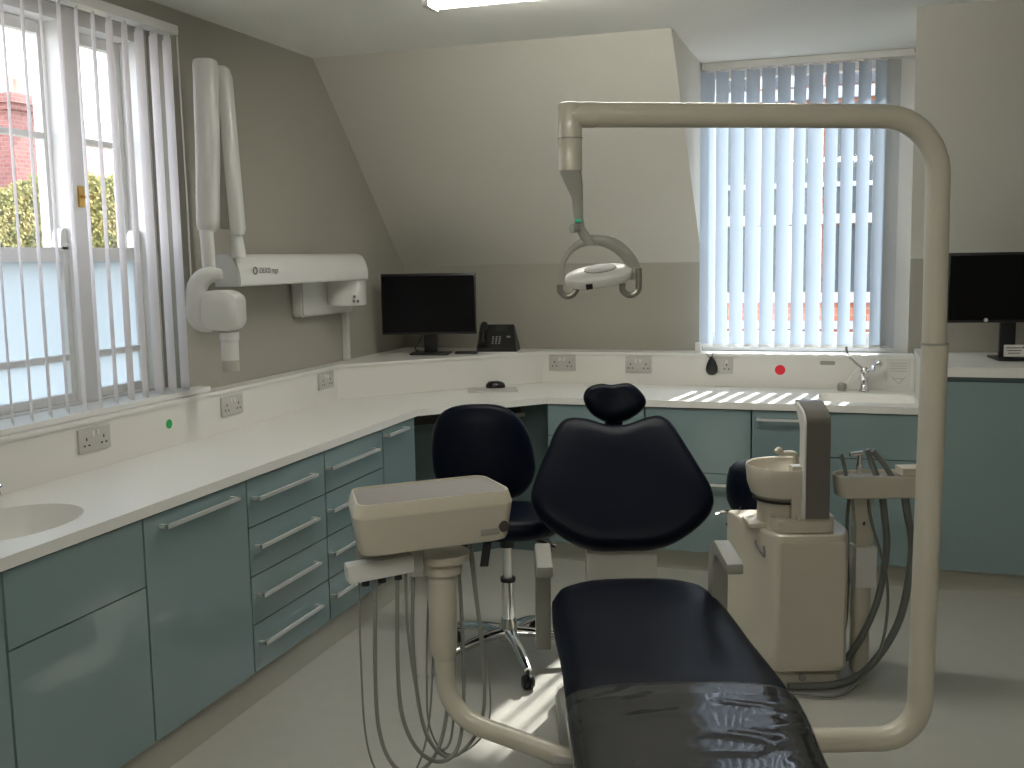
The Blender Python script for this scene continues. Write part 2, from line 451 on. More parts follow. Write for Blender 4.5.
bb = thing('vertical_blind', 'pale blue vertical blind with closed slats over the dormer window behind the tap', 'blind', (-.3, 5.99, 2.6))
part('headrail', B().box(BX0 + .005, BX1 - .015, 5.955, 6.01, 2.652, 2.688, .005), WHITEP, bb)
b = B(); hb = B()
xs = [-.812 + .0832 * i for i in range(12)]
for i, xx in enumerate(xs):
    ang = math.radians(43.5 + random.uniform(-4, 4))
    if i == 7: ang = math.radians(33)
    vane(b, (xx, 5.985), 1.118, 2.645, .089, ang, .007)
    d = Vector((math.cos(ang), math.sin(ang), 0))
    hb.obox((xx, 5.985, 2.648), d, (-d.y, d.x, 0), (0, 0, 1), .03, .006, .014, .001)
    hb.obox((xx, 5.985, 1.124), d, (-d.y, d.x, 0), (0, 0, 1), .084, .003, .018, .001)
part('slats', b, VANE_B, bb)
g = B(); vane(g, (.165, 5.985), 1.118, 2.645, .075, math.radians(20), .004)
part('end_slat', g, VANE_G, bb, 'grey slat at the right end of the blind')
part('vane_weight', hb, WHITEP, bb, kind='stuff')
part('link_chain', B().tube([(-.84 + .0208 * i, 5.98 - .004 * (i % 4 in (1, 2)), 1.127 - .008 * (i % 4 in (1, 2))) for i in range(50)], .0022, 5), WHITEP, bb)
part('end_bracket', B().box(-.865, -.835, 5.93, 5.99, 1.088, 1.14, .004).box(-.858, -.844, 5.9285, 5.93, 1.106, 1.116), WHITEP, bb)

# ---- ceiling battens
def batten(x0, x1, y, label):
    t = thing('ceiling_light', label, 'ceiling light', ((x0 + x1) / 2, y, ZC), group='ceiling batten lights')
    part('housing', B().box(x0 + .01, x1 - .01, y - .05, y + .05, ZC - .028, ZC, .004), WHITEP, t)
    for xa in (x0, x1 - .025): part('end_cap', B().box(xa, xa + .025, y - .055, y + .055, ZC - .072, ZC, .01), WHITEP, t)
    pr = [(-.05, 0), (.05, 0), (.05, -.02), (.035, -.042), (-.035, -.042), (-.05, -.02)]
    part('diffuser', B().prism(rpoly(pr, .012), x0 + .025, x1 - .025, (0, y, ZC - .028), (0, 1, 0), (0, 0, 1), (1, 0, 0)), TUBE, t)
batten(-1.63, -.12, 3.93, 'lit white batten ceiling light in front of the dental chair, its left end in view')
batten(-1.3, .9, .2, 'unseen batten ceiling light added above and behind the camera for front light')  # second batten, out of view, added to light the fronts facing the camera

# ================================================================== FITTED FURNITURE
CX, CYB = -2.072, 5.262
def handle(parent, axis, a0, a1, z, face, m=STEEL):
    b = B(); r = .0065; off = .036
    if axis == 'y':
        b.box(face + off - .012, face + off, a0, a1, z - .006, z + .006, .002)
        for q in (a0, a1 - .012): b.box(face, face + off - .004, q, q + .012, z - .006, z + .006, .0015)
    else:
        b.box(a0, a1, face - off, face - off + .012, z - .006, z + .006, .002)
        for q in (a0, a1 - .012): b.box(q, q + .012, face - off + .004, face, z - .006, z + .006, .0015)
    return part('handle', b, m, parent, 'chrome bar handle')
ZU = .866
def left_unit(y0, y1, rows, label, cat='cabinet', top=ZU - .004):
    """rows = [(name, z0, z1, handle z or None, ha0, ha1)]"""
    t = thing('base_cabinet', label, cat, (-2.35, (y0 + y1) / 2, .12), group='teal base cabinets under the left worktop')
    part('carcass', B().box(-2.62, CX - .022, y0 + .001, y1 - .001, .132, top), CARC, t)
    for nm, z0, z1, hz, h0, h1 in rows:
        d = part(nm, B().box(CX - .02, CX, y0 + .0025, y1 - .0025, z0 + .0025, z1 - .0025, .0012, 1), TEAL, t)
        if hz: handle(d, 'y', h0, h1, hz, CX)
dz = [(.682, .862), (.498, .682), (.316, .498), (.136, .316)]
left_unit(1.45, 2.046, [('door', .136, .862, None, 0, 0)], 'teal gloss base cabinet at the near left edge of the frame')
left_unit(2.05, 2.606, [('drawer', .646, .862, None, 0, 0), ('door', .136, .646, None, 0, 0)], 'teal gloss base cabinet under the round basin with drawer front over a door', top=.72)
left_unit(2.61, 3.181, [('door', .136, .862, .818, 2.685, 3.09)], 'teal gloss base cabinet with one full-height door and a long bar handle near its top')
left_unit(3.185, 3.761, [('drawer', a, c, c - .075, 3.215, 3.65) for a, c in dz], 'wide teal four-drawer cabinet beside the full-height door cabinet')
left_unit(3.765, 4.321, [('drawer', a, c, c - .075, 3.77, 4.225) for a, c in dz], 'teal four-drawer cabinet partly behind the instrument tray')
left_unit(4.325, 4.69, [('door', .136, .862, .831, 4.33, 4.56)], 'narrow teal corner cabinet with one short handle left of the swivel stool')
def back_unit(x0, x1, rows, label, top=ZU - .004):
    t = thing('base_cabinet', label, 'cabinet', ((x0 + x1) / 2, 5.55, .12), group='teal base cabinets under the back worktop')
    part('carcass', B().box(x0 + .001, x1 - .001, CYB + .022, 5.86, .11, top), CARC, t)
    for nm, z0, z1, hz, h0, h1 in rows:
        d = part(nm, B().box(x0 + .0025, x1 - .0025, CYB, CYB + .02, z0 + .0025, z1 - .0025, .0012, 1), TEAL, t)
        if hz: handle(d, 'x', h0, h1, hz, CYB, STEELD)
STEELD = STEEL
back_unit(-1.55, -1.027, [('drawer', .695, .862, None, 0, 0), ('drawer', .41, .695, .655, -1.45, -1.12), ('drawer', .11, .41, .37, -1.45, -1.12)], 'teal drawer cabinet behind the chair headrest')
back_unit(-1.023, -.487, [('drawer', .53, .862, None, 0, 0), ('drawer', .11, .53, .476, -.95, -.56)], 'teal cabinet with a deep plain upper front right of the headrest')
back_unit(-.483, -.212, [('door', .11, .862, .82, -.458, -.235)], 'narrow teal cabinet with a bar handle behind the spittoon bowl')
back_unit(-.208, .302, [('panel', .638, .862, None, 0, 0), ('door', .11, .638, None, 0, 0)], 'teal sink cabinet below the lever tap', top=.70)
# tall unit on the right
t = thing('tall_cabinet', 'wide dark teal cabinet right of the cream light pole with a raised white top', 'cabinet', (1.0, 5.6, .1))
part('carcass', B().box(.345, 1.75, CYB + .022, 6.04, .11, 1.05), CARC, t)
part('door', B().box(.345, 1.049, CYB, CYB + .02, .112, 1.026, .0012, 1), TEAL, t)
part('door', B().box(1.053, 1.75, CYB, CYB + .02, .112, 1.026, .0012, 1), TEAL, t)
part('top_rail', B().box(.345, 1.75, CYB + .006, CYB + .022, 1.03, 1.05), CARC, t)
part('cabinet_top', B().box(.345, 1.76, CYB - .012, 6.045, 1.05, 1.096, .004), SOLID, t, 'white top of the tall cabinet')
# plinths
struct('trim_1', B().box(-2.6, CX - .03, 1.45, 4.69, 0, .135), PLINTH)
struct('trim_2', B().box(-1.55, 1.75, CYB + .05, 5.8, 0, .112), PLINTH)
# knee space under the corner
b = B()
b.prism([(-2.60, 4.70), (-2.58, 4.70), (-1.90, 5.44), (-1.556, 5.44), (-1.556, 5.86), (-1.6, 5.86)], .0, ZU - .004)
solo('corner_panel', b, CARC, 'dark teal back panel of the knee space under the corner worktop', 'panel', (-2.1, 5.3, 0))
pc = thing('desktop_computer', 'black slim desktop computer hung under the corner worktop left of the swivel stool', 'computer', (-2.2, 4.9, .8))
part('case', B().obox((-2.20, 4.925, .825), (1, 1.08, 0), (-1.08, 1, 0), (0, 0, 1), .30, .17, .075, .004), BLACK, pc)
part('front_panel', B().obox((-2.20 + .056, 4.925 - .06, .825), (1, 1.08, 0), (-1.08, 1, 0), (0, 0, 1), .28, .006, .06, .002), DARK, pc)
kt = thing('keyboard_tray', 'dark under-desk tray with grey lip beneath the corner worktop right of the swivel stool', 'tray', (-1.8, 5.25, .8))
part('tray_lip', B().obox((-1.79, 5.235, .792), (1, 1.08, 0), (-1.08, 1, 0), (0, 0, 1), .26, .02, .018, .003), GREYM, kt)
part('tray_box', B().obox((-1.84, 5.29, .832), (1, 1.08, 0), (-1.08, 1, 0), (0, 0, 1), .22, .12, .06, .003), DARK, kt)

# worktop with moulded basins
def ell(c, rx, ry, n=40): return [(c[0] + rx * math.cos(2 * PI * k / n), c[1] + ry * math.sin(2 * PI * k / n)) for k in range(n)]
outer = [(-2.64, 1.45), (-2.06, 1.45), (-2.06, 4.70), (-1.55, 5.25), (.305, 5.25), (.305, 5.885), (-1.755, 5.885), (-2.64, 4.945)]
basinL = ell((-2.335, 2.335), .185, .245)
sinkR = rpoly([(-.175, 5.375), (.29, 5.375), (.29, 5.72), (-.175, 5.72)], .07, 5)
wt = thing('worktop', 'long white solid-surface worktop bending round the corner from basin to sink', 'worktop', (-2.06, 4.7, .866))
b = B().holed(outer, [basinL, [(p.x, p.y) for p in sinkR]], ZU, .90)
part('slab', b, SOLID, wt, ang=40)
def basin(poly, depth):
    cx = sum(p[0] for p in poly) / len(poly); cy = sum(p[1] for p in poly) / len(poly)
    rg = []
    for s, z in ((1.0, .899), (.985, .88), (.95, .90 - depth * .6), (.85, .90 - depth * .93), (.6, .90 - depth), (.1, .897 - depth),
                 (.1, .887 - depth), (.62, .89 - depth), (.87, .89 - depth * .93), (.97, .90 - depth * .6), (1.01, .87), (1.03, .868)):
        rg.append([(cx + (p[0] - cx) * s, cy + (p[1] - cy) * s, z) for p in poly])
    return B().loft(rg, closed=True)
part('basin', basin(basinL, .13), SOLID, wt, 'round moulded basin')
part('basin', basin([(p.x, p.y) for p in sinkR], .15), SOLID, wt, 'rectangular moulded sink')
up = thing('upstand', 'white boxed upstand ledge running behind the worktop below both windows', 'upstand', (-2.63, 4.95, .9))
pl = [(-2.715, 1.45), (-2.63, 1.45), (-2.63, 4.955), (-1.762, 5.88), (.305, 5.88), (.305, 6.045), (-2.715, 6.045)]
part('facing', B().prism(pl, .9005, 1.07), UPST, up)
pl2 = [(-2.716, 1.45), (-2.62, 1.45), (-2.62, 4.95), (-1.757, 5.87), (.303, 5.87), (.303, 6.046), (-2.716, 6.046)]
part('ledge', B().prism(pl2, 1.07, 1.086, bev=.003), SOLID, up)
b = B().box(.307, .338, 5.275, 6.045, .90, 1.112, .003).box(.306, .340, 5.25, 5.285, 0, .985, .004).box(.307, .338, 5.285, 5.88, 0, .90)
solo('end_panel', b, WHITEP, 'white upright end panel between the sink worktop and the tall cabinet', 'panel', (.32, 5.6, 0))

# ================================================================== SMALL FITTINGS
def socket(label, c, u, gangs, n, size=(.165, .086), usb=False):
    """c centre on the face, u along the plate, n outward normal"""
    c = Vector(c); u = Vector(u).normalized(); n = Vector(n).normalized(); z = Vector((0, 0, 1))
    t = thing('wall_socket', label, 'socket', c, group='sockets along the white upstand')
    part('plate', B().obox(c + n * .005, u, z, n, size[0], size[1], .010, .003), SOCK, t)
    for g_ in gangs:
        o = c + u * g_ + n * .0103
        for q, a, d in ((o + z * .004, .006, .011), (o - z * .019 - u * .012, .009, .006), (o - z * .019 + u * .012, .009, .006)):
            part('pin_hole', B().obox(q, u, z, n, a, d, .0008), HOLE, t)
    for s in ((-.013, .013) if len(gangs) == 2 else (gangs[0],)):
        part('switch', B().obox(c + u * s + z * .022 + n * .0115, u, z, n, .013, .02, .004, .0015), WHITEP, t)
xw = -2.63
socket('double wall socket beside the basin, nearest the camera', (xw, 3.066, 1.012), (0, 1, 0), (-.045, .045), (1, 0, 0))
socket('double wall socket under the scanner head, right of the green dot', (xw, 3.95, 1.012), (0, 1, 0), (-.045, .045), (1, 0, 0))
socket('grey wall plate just before the upstand bends at the corner', (xw, 4.82, 1.018), (0, 1, 0), (-.04, .04), (1, 0, 0), (.16, .084))
socket('grey double wall socket right of the mouse pad', (-1.636, 5.88, 1.02), (1, 0, 0), (-.045, .045), (0, -1, 0), (.16, .092))
socket('grey double wall socket above and behind the chair headrest', (-1.182, 5.88, 1.016), (1, 0, 0), (-.045, .045), (0, -1, 0), (.15, .092))
socket('single wall socket beside the black hanging pouch', (-.70, 5.88, 1.02), (1, 0, 0), (.02,), (0, -1, 0), (.11, .088))
solo('sticker', B().lathe([(.0001, 0), (.019, 0), (.019, .0015), (.0001, .0015)], (xw, 3.508, .996), 24, (1, 0, 0)), GREEN, 'round green dot sticker on the left upstand', 'sticker', (xw, 3.508, .996))
solo('sticker', B().lathe([(.0001, 0), (.028, 0), (.028, .0015), (.0001, .0015)], (-.39, 5.88, 1.0), 24, (0, -1, 0)), RED, 'round red dot sticker on the upstand below the dormer window', 'sticker', (-.39, 5.88, 1.0))
solo('overflow_plate', B().prism(rpoly([(-.04, -.011), (.04, -.011), (.04, .011), (-.04, .011)], .011), 0, .004, (-.14, 5.88, 1.043), (1, 0, 0), (0, 0, 1), (0, -1, 0), .001), GREYM, 'small grey oval plate on the upstand left of the tap', 'plate', (-.14, 5.88, 1.043))
pn = thing('notice', 'faint printed notice stuck on the upstand right of the tap', 'notice', (.222, 5.88, .99))
part('sheet', B().box(.165, .285, 5.878, 5.8798, .912, 1.07), PAPER, pn)
b = B()
for i, (xa, xb_) in enumerate(((.18, .27), (.185, .265), (.18, .262), (.19, .268))): b.box(xa, xb_, 5.8772, 5.878, 1.044 - i * .014, 1.049 - i * .014)
for sx in (-1, 1):
    b.obox((.225 + sx * .018, 5.8776, .955), (1, 0, sx * 1.1), (-sx * 1.1, 0, 1), (0, 1, 0), .05, .006, .0008)
b.box(.20, .25, 5.8772, 5.878, .962, .968)
part('print', b, mat('faint_print', (.45, .45, .44), .6), pn)
# black pouch on a cord
pk = thing('hanging_pouch', 'black teardrop pouch hanging from a cord under the corner of the dormer window', 'pouch', (-.762, 5.87, 1.02))
tear = catmull([(0, .052), (.018, .03), (.031, -.005), (.032, -.032), (.018, -.05), (0, -.054), (-.018, -.05), (-.032, -.032), (-.031, -.005), (-.018, .03)], 4, True) if False else [Vector((p[0], p[1])) for p in catmull([(0, .052, 0), (.018, .03, 0), (.031, -.005, 0), (.032, -.032, 0), (.018, -.05, 0), (0, -.054, 0), (-.018, -.05, 0), (-.032, -.032, 0), (-.031, -.005, 0), (-.018, .03, 0)], 4, True)]
part('pouch', B().puffy(tear, (-.762, 5.862, 1.02), (1, 0, 0), (0, 0, 1), (0, -1, 0), [(.5, -.008), (.95, -.006), (1, 0), (.9, .008), (.5, .012)]), BLACK, pk)
part('cord', B().tube(catmull([(-.79, 5.86, 1.09), (-.785, 5.858, 1.08), (-.765, 5.857, 1.06), (-.755, 5.858, 1.085), (-.76, 5.88, 1.09)], 4), .002, 5), BLACK, pk)
# tap
tp = thing('lever_tap', 'chrome long-lever tap at the right-hand sink', 'tap', (.05, 5.80, .9))
part('tap_body', B().lathe([(.001, 0), (.026, 0), (.026, .012), (.021, .02), (.019, .07), (.022, .10), (.020, .125), (.012, .135), (.001, .136)], (.05, 5.79, .90), 20), CHROME, tp)
part('lever', B().tube(catmull([(.045, 5.79, 1.02), (.0, 5.775, 1.06), (-.035, 5.76, 1.10), (-.045, 5.755, 1.145)], 5), .0075, 8), CHROME, tp)
part('spout', B().tube(catmull([(.05, 5.79, .97), (.075, 5.74, 1.02), (.09, 5.68, 1.045), (.092, 5.64, 1.03)], 5), .011, 10), CHROME, tp)
part('spray_end', B().lathe([(.001, 0), (.02, .004), (.024, .02), (.018, .036), (.001, .04)], (.108, 5.80, 1.035), 14, (.6, 0, .8)).tube([(.06, 5.80, .99), (.108, 5.80, 1.04)], .007, 8), CHROME, tp)
pg = thing('plug_chain', 'grey sink plug on a chain left of the lever tap', 'plug', (-.055, 5.80, .9))
part('plug', B().lathe([(.001, 0), (.022, 0), (.026, .02), (.022, .04), (.001, .045)], (-.062, 5.82, .90), 16), GREYM, pg)
part('chain', B().tube(catmull([(-.055, 5.82, .944), (-.035, 5.83, .95), (-.01, 5.835, .99), (.02, 5.82, 1.03)], 4), .003, 6).tube(catmull([(-.045, 5.82, .94), (-.02, 5.82, .945), (.01, 5.815, .97), (.03, 5.81, 1.0)], 4), .002, 6), STEEL, pg)
tl = thing('lever_tap', 'chrome tap at the basin, only its handle tip showing at the left edge', 'tap', (-2.55, 2.50, .9))
part('tap_body', B().lathe([(.001, 0), (.025, 0), (.022, .02), (.02, .06), (.001, .065)], (-2.55, 2.46, .90), 18), CHROME, tl)
part('spout', B().tube(catmull([(-2.55, 2.46, .94), (-2.50, 2.44, .985), (-2.44, 2.41, .985), (-2.42, 2.40, .96)], 5), .012, 10), CHROME, tl)
part('handle', B().lathe([(.001, 0), (.014, .003), (.018, .02), (.012, .035), (.001, .038)], (-2.55, 2.505, .945), 12, (.2, 1, .35)).tube([(-2.55, 2.46, .945), (-2.55, 2.51, .95)], .009, 8), CHROME, tl)

# ---- computers
EV = Vector((math.cos(PSI), math.sin(PSI), 0)); DV = Vector((-math.sin(PSI), math.cos(PSI), 0)); ZV = Vector((0, 0, 1))
def monitor(label, c, u, w, h, zc, zbase, stand_off, basew=.2, based=.16):
    c = Vector(c); u = Vector(u).normalized(); n = Vector((u.y, -u.x, 0))     # n towards the viewer
    t = thing('computer_monitor', label, 'monitor', (c.x, c.y, zbase))
    p = Vector((c.x, c.y, zc))
    part('casing', B().obox(p - n * .012, u, ZV, n, w, h, .024, .004), BLACK, t)
    part('screen', B().obox(p + n * .0008, u, ZV, n, w - .016, h - .028, .0012), SCREEN, t)
    q = p - n * .045
    part('stand', B().obox(Vector((q.x, q.y, (zbase + zc) / 2)), u, ZV, n, .075, zc - zbase - .01, .022, .004).obox(Vector((q.x, q.y, zc - .02)) + n * .014, u, ZV, n, .10, .10, .02, .004), BLACK, t)
    r = q + u * stand_off
    part('base', B().obox(Vector((r.x, r.y, zbase + .007)), u, n, ZV, basew, based, .012, .004), BLACK, t)
    return t, n, p
m1, n1, p1 = monitor('black monitor on the corner ledge beside the desk phone', (-2.347, 5.56, 0), (.985, .2, 0), .556, .352, 1.382, 1.0865, 0, .23, .15)
part('badge', B().obox(p1 + n1 * .002 - ZV * .168 + Vector((-.02, 0, 0)), (1, .2, 0), ZV, n1, .014, .006, .001), STEEL, m1)
part('cable', B().tube(catmull([(-2.40, 5.60, 1.21), (-2.45, 5.66, 1.16), (-2.46, 5.62, 1.11), (-2.40, 5.70, 1.092), (-2.3, 5.75, 1.091)], 5), .004, 6), BLACK, m1)
m2, n2, p2 = monitor('black monitor on the tall cabinet cut off by the right edge', (.725, 5.62, 0), (.985, .17, 0), .60, .345, 1.455, 1.097, .06, .25, .19)
part('badge', B().lathe([(.0001, 0), (.010, 0), (.010, .001), (.0001, .001)], Vector((.61, 5.60, 1.296)) + n2 * .003, 14, n2), STEEL, m2)
b = B().obox((.74, 5.53, 1.152), (.985, .17, 0), ZV, (.17, -.985, 0), .108, .058, .0015)
lb = thing('asset_card', 'small printed white card leaning at the foot of the right-hand monitor', 'card', (.74, 5.53, 1.12))
part('card', b, PAPER, lb)
b = B()
for i in range(3): b.obox(Vector((.735, 5.5285, 1.166 - i * .013)), (.985, .17, 0), ZV, (.17, -.985, 0), .08 - .012 * i, .005, .0008)
b.obox(Vector((.78, 5.536, 1.168)), (.985, .17, 0), ZV, (.17, -.985, 0), .016, .012, .0008)
part('print', b, INK, lb)

ph = thing('desk_phone', 'black desk phone with keypad on the ledge right of the corner monitor', 'phone', (-1.96, 5.81, 1.087))
pu = Vector((.985, .17, 0)).normalized(); pnv = Vector((pu.y, -pu.x, 0))
pc0 = Vector((-1.965, 5.80, 1.087))
prof = [(-.08, .008), (.085, .008), (.085, .13), (.07, .155), (.05, .16), (-.08, .03)]
body = B().loft([[pc0 - pnv * d + ZV * z + pu * a for d, z in prof] for a in (-.155, -.15)] + [[pc0 - pnv * d + ZV * z + pu * (.082 - .22 * z + e_) for d, z in prof] for e_ in (-.004, 0)])
part('body', body, BLACK, ph)
part('foot', B().obox(pc0 + ZV * .004 - pu * .035, pu, pnv, ZV, .235, .18, .008, .002), STEEL, ph)
slope = Vector((-pnv.x * .13, -pnv.y * .13, .13)).normalized(); snorm = pu.cross(slope)
if snorm.z < 0: snorm = -snorm
def onface(a, s, h=.0): return pc0 + pu * a + pnv * .08 + ZV * .03 + slope * s + snorm * h
part('display', B().obox(onface(-.02, .145, .002), pu, slope, snorm, .08, .045, .003, .001), SCREENG, ph)
kb = B()
for r_ in range(4):
    for c_ in range(3): kb.obox(onface(-.065 + c_ * .02, .035 + r_ * .0165, .002), pu, slope, snorm, .010, .007, .003, .0005)
kb.obox(onface(.025, .085, .002), pu, slope, snorm, .022, .012, .003, .0005)
part('keypad', kb, mat('pale_keys', (.32, .34, .34), .5), ph)
part('handset', B().tube(catmull([onface(-.122, .01, .03), onface(-.122, .04, .036), onface(-.122, .11, .036), onface(-.122, .16, .03)], 4), [.02, .021, .02, .018, .015, .014, .014, .014, .016, .018, .021, .022, .021], 10), BLACK, ph)
kbd = solo('keyboard', B().obox((-2.155, 5.665, 1.094), (.985, .17, 0), (-.17, .985, 0), ZV, .13, .06, .013, .003), BLACK, 'thin black keyboard lying between monitor foot and desk phone', 'keyboard', (-2.155, 5.665, 1.0875))
mp = solo('mouse_pad', B().obox((-1.935, 5.48, .9025), (.93, .36, 0), (-.36, .93, 0), ZV, .28, .21, .004, .0008), mat('grey_pad', (.56, .55, .52), .6, noise=.05), 'pale grey mouse pad with dark edge on the corner worktop', 'mouse pad', (-1.955, 5.54, .901))
ms = thing('computer_mouse', 'black computer mouse on the grey mouse pad', 'mouse', (-1.945, 5.56, .905))
rg = []
for s, z in ((1, 0), (1.03, .010), (.95, .022), (.75, .032), (.4, .038), (.05, .039)):
    rg.append([Vector((-1.945, 5.56, .9048 + z)) + EV * (.055 * s * math.cos(2 * PI * k / 20)) + DV * (.035 * s * math.sin(2 * PI * k / 20)) for k in range(20)])
part('shell', B().loft(rg), BLACK, ms)
part('wheel', B().lathe([(.001, -.003), (.008, -.003), (.008, .003), (.001, .003)], (-1.975, 5.545, .936), 10, (0, 1, 0)), GREYM, ms)

# ================================================================== X-RAY SCANNER ON THE WALL
sc = thing('xray_scanner', 'white wall-mounted dental X-ray arm folded beside the sash window', 'X-ray unit', (-2.68, 4.6, 1.5))
prof = rpoly([(-2.605, 1.537), (-2.478, 1.537), (-2.478, 1.60), (-2.51, 1.675), (-2.605, 1.675)], [.006, .012, .04, .04, .01], 5)
part('bracket_arm', B().prism(prof, 3.835, 5.06, (0, 0, 0), (1, 0, 0), (0, 0, 1), (0, 1, 0), .006), SCANW, sc)
tx = text_mesh('DEXIS mgx', .034, (-2.4775, 3.99, 1.592), (0, 1, 0), (0, 0, 1), .0004)
rgs = [[(-2.4778 + h, 3.957 + q * math.cos(2 * PI * k / 18), 1.603 + q * math.sin(2 * PI * k / 18)) for k in range(18)] for q, h in ((.018, 0), (.018, .001), (.011, .001), (.011, 0))]
tx.loft(rgs, closed=True)
part('lettering', tx, INK, sc)
part('wall_plate', B().prism(rpoly([(4.66, 1.357), (5.22, 1.357), (5.22, 1.60), (4.66, 1.60)], .025), -2.719, -2.655, (0, 0, 0), (0, 1, 0), (0, 0, 1), (1, 0, 0), .01), SCANW, sc)
rg = []
for z in (1.402, 1.41, 1.536):
    s = 1 if z > 1.405 else .95
    rg.append([( -2.60 + (.105 * math.cos(a)) * s, 5.03 + (.125 * math.sin(a)) * s, z) for a in [2 * PI * k / 28 for k in range(28)]])
part('control_module', B().loft(rg).box(-2.66, -2.60, 4.93, 5.13, 1.41, 1.536), SCANW, sc)
b = B(); 
for (dy, dz_) in ((-.055, .04), (-.03, .015), (-.06, .017)): b.lathe([(.0001, 0), (.009, 0), (.009, .002), (.0001, .002)], (-2.60 + .105 * math.cos(dy / .125), 5.03 + .125 * math.sin(dy / .125) - .035, 1.41 + dz_), 12, (1, -.4, 0))
part('button', b, INK, sc)
part('cable_conduit', B().box(-2.719, -2.69, 5.20, 5.235, 1.087, 1.40, .004), SCANW, sc)
# folded vertical arms, seen almost end on
def varm(pts, w, d, name, n=20):
    rg = []
    for i, (L, D, z, sw, sd) in enumerate(pts):
        rg.append([world((L + w * sw * math.copysign(abs(math.cos(a)) ** .6, math.cos(a)), D + d * sd * math.copysign(abs(math.sin(a)) ** .6, math.sin(a)), z), 'V') for a in [2 * PI * k / n for k in range(n)]])
    return part(name, B().loft(rg), SCANW, sc)
varm([(-1.224, 4.35, 2.462, .6, .6), (-1.224, 4.35, 2.455, .92, .95), (-1.224, 4.35, 2.435, 1, 1), (-1.232, 4.35, 2.1, .97, 1), (-1.245, 4.35, 1.82, .92, 1), (-1.247, 4.35, 1.785, .86, .95), (-1.249, 4.35, 1.765, .6, .7)], .047, .055, 'folding_arm')
varm([(-1.176, 4.42, 2.445, .5, .6), (-1.172, 4.42, 2.435, .8, .9), (-1.168, 4.42, 2.40, 1, 1), (-1.152, 4.42, 2.0, 1, 1), (-1.142, 4.42, 1.78, 1, 1), (-1.14, 4.42, 1.755, .7, .8)], .029, .045, 'folding_arm')
part('elbow_joint', B().obox(world((-1.195, 4.40, 2.40), 'V'), EV, DV, ZV, .04, .06, .07, .012), SCANW, sc)
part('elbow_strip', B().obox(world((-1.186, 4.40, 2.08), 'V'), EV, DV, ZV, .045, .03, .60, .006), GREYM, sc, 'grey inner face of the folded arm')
b = B()
for z in (2.349, 2.268): b.obox(world((-1.176, 4.383, z), 'V'), EV, DV, ZV, .026, .004, .006)
part('slot', b, HOLE, sc, 'black slots')
part('arm_foot', B().tube([world((-1.158, 4.43, 1.80), 'V'), world((-1.150, 4.43, 1.74), 'V'), world((-1.145, 4.43, 1.66), 'V')], [.022, .024, .032], 14), SCANW, sc)
part('swivel_post', B().tube([world((-1.249, 4.33, 1.775), 'V'), world((-1.245, 4.33, 1.60), 'V')], [.029, .028], 16), SCANW, sc)
yoke = fillet([(-1.19, 4.31, 1.592), (-1.29, 4.31, 1.592), (-1.306, 4.31, 1.40), (-1.24, 4.31, 1.375)], [0, .07, .05, 0], 6)
part('yoke', B().tube([world(p, 'V') for p in yoke], [.018] + [.026 + .010 * math.sin(PI * i / (len(yoke) - 1)) for i in range(1, len(yoke) - 1)] + [.02], 14, 1.2), SCANW, sc)
hd = []
HP = rpoly([(-.065, .085), (.03, .085), (.072, .06), (.072, -.06), (.04, -.085), (-.06, -.075), (-.085, -.045), (-.08, .05)], .02, 3)
for s, dd in ((.6, -.095), (.93, -.085), (1, -.06), (1, .04), (.93, .07), (.6, .08)):
    hd.append([world((-1.178 + p.x * s, 4.30 + dd, 1.443 + p.y * s), 'V') for p in HP])
part('tube_head', B().loft(hd), SCANW, sc)
part('collimator', B().lathe([(.001, 0), (.040, 0), (.040, .03), (.036, .035), (.036, .115), (.001, .115)], world((-1.163, 4.28, 1.355), 'V'), 20, (0, 0, -1)), SCANW, sc)
part('cone_ring', B().lathe([(.033, 0), (.035, 0), (.035, .045), (.033, .045)], world((-1.163, 4.28, 1.24), 'V'), 20, (0, 0, -1)), mat('clear_cone', (.40, .39, .33), .3), sc)

# ================================================================== DENTAL CHAIR   (frame V: L across, D along the chair, z up)
V = 'V'
ch = thing('dental_chair', 'navy reclining dental chair in the middle of the room', 'dental chair', (.42, 3.0, 0), V)
def slab(st, n=32, p=3.6):
    """st = (D, left, right, ztop, thick)"""
    rg = []
    for D, l_, r_, zt, th in st:
        c = (l_ + r_) / 2; hw = (r_ - l_) / 2; ring = []
        for k in range(n):
            a = 2 * PI * k / n; ca, sa = math.cos(a), math.sin(a)
            x = hw * math.copysign(abs(ca) ** (2 / p), ca); z = th / 2 * math.copysign(abs(sa) ** (2 / p), sa)
            crown = .006 * (1 - (x / max(hw, 1e-4)) ** 2) if sa > 0 else 0
            ring.append((c + x, D, zt - th / 2 + z + crown))
        rg.append(ring)
    return B().loft(rg)
def interp(st, per=3):
    P = []
    for i in range(len(st) - 1):
        for k in range(per):
            t = k / per; P.append(tuple(a * (1 - t) + b_ * t for a, b_ in zip(st[i], st[i + 1])))
    P.append(st[-1]); return P
seat = [(3.575, .33, .50, .470, .02), (3.565, .25, .57, .495, .06), (3.535, .19, .625, .512, .095), (3.48, .145, .66, .522, .115), (3.38, .120, .678, .527, .125), (3.25, .118, .695, .524, .13),
        (3.14, .122, .705, .516, .125), (3.05, .127, .712, .508, .12), (2.9, .131, .725, .503, .115), (2.75, .131, .735, .502, .112), (2.64, .131, .737, .502, .11), (2.60, .15, .72, .495, .09)]
part('seat', slab(seat), NAVY, ch, ang=60)
legs = [(2.61, .15, .715, .492, .08), (2.595, .135, .735, .499, .095), (2.5, .133, .731, .50, .10), (2.35, .135, .715, .50, .10), (2.1, .14, .695, .497, .10), (1.8, .15, .67, .49, .095), (1.62, .19, .63, .48, .08), (1.58, .28, .54, .46, .03)]
lr = part('leg_rest', slab(legs), NAVY, ch, ang=60)
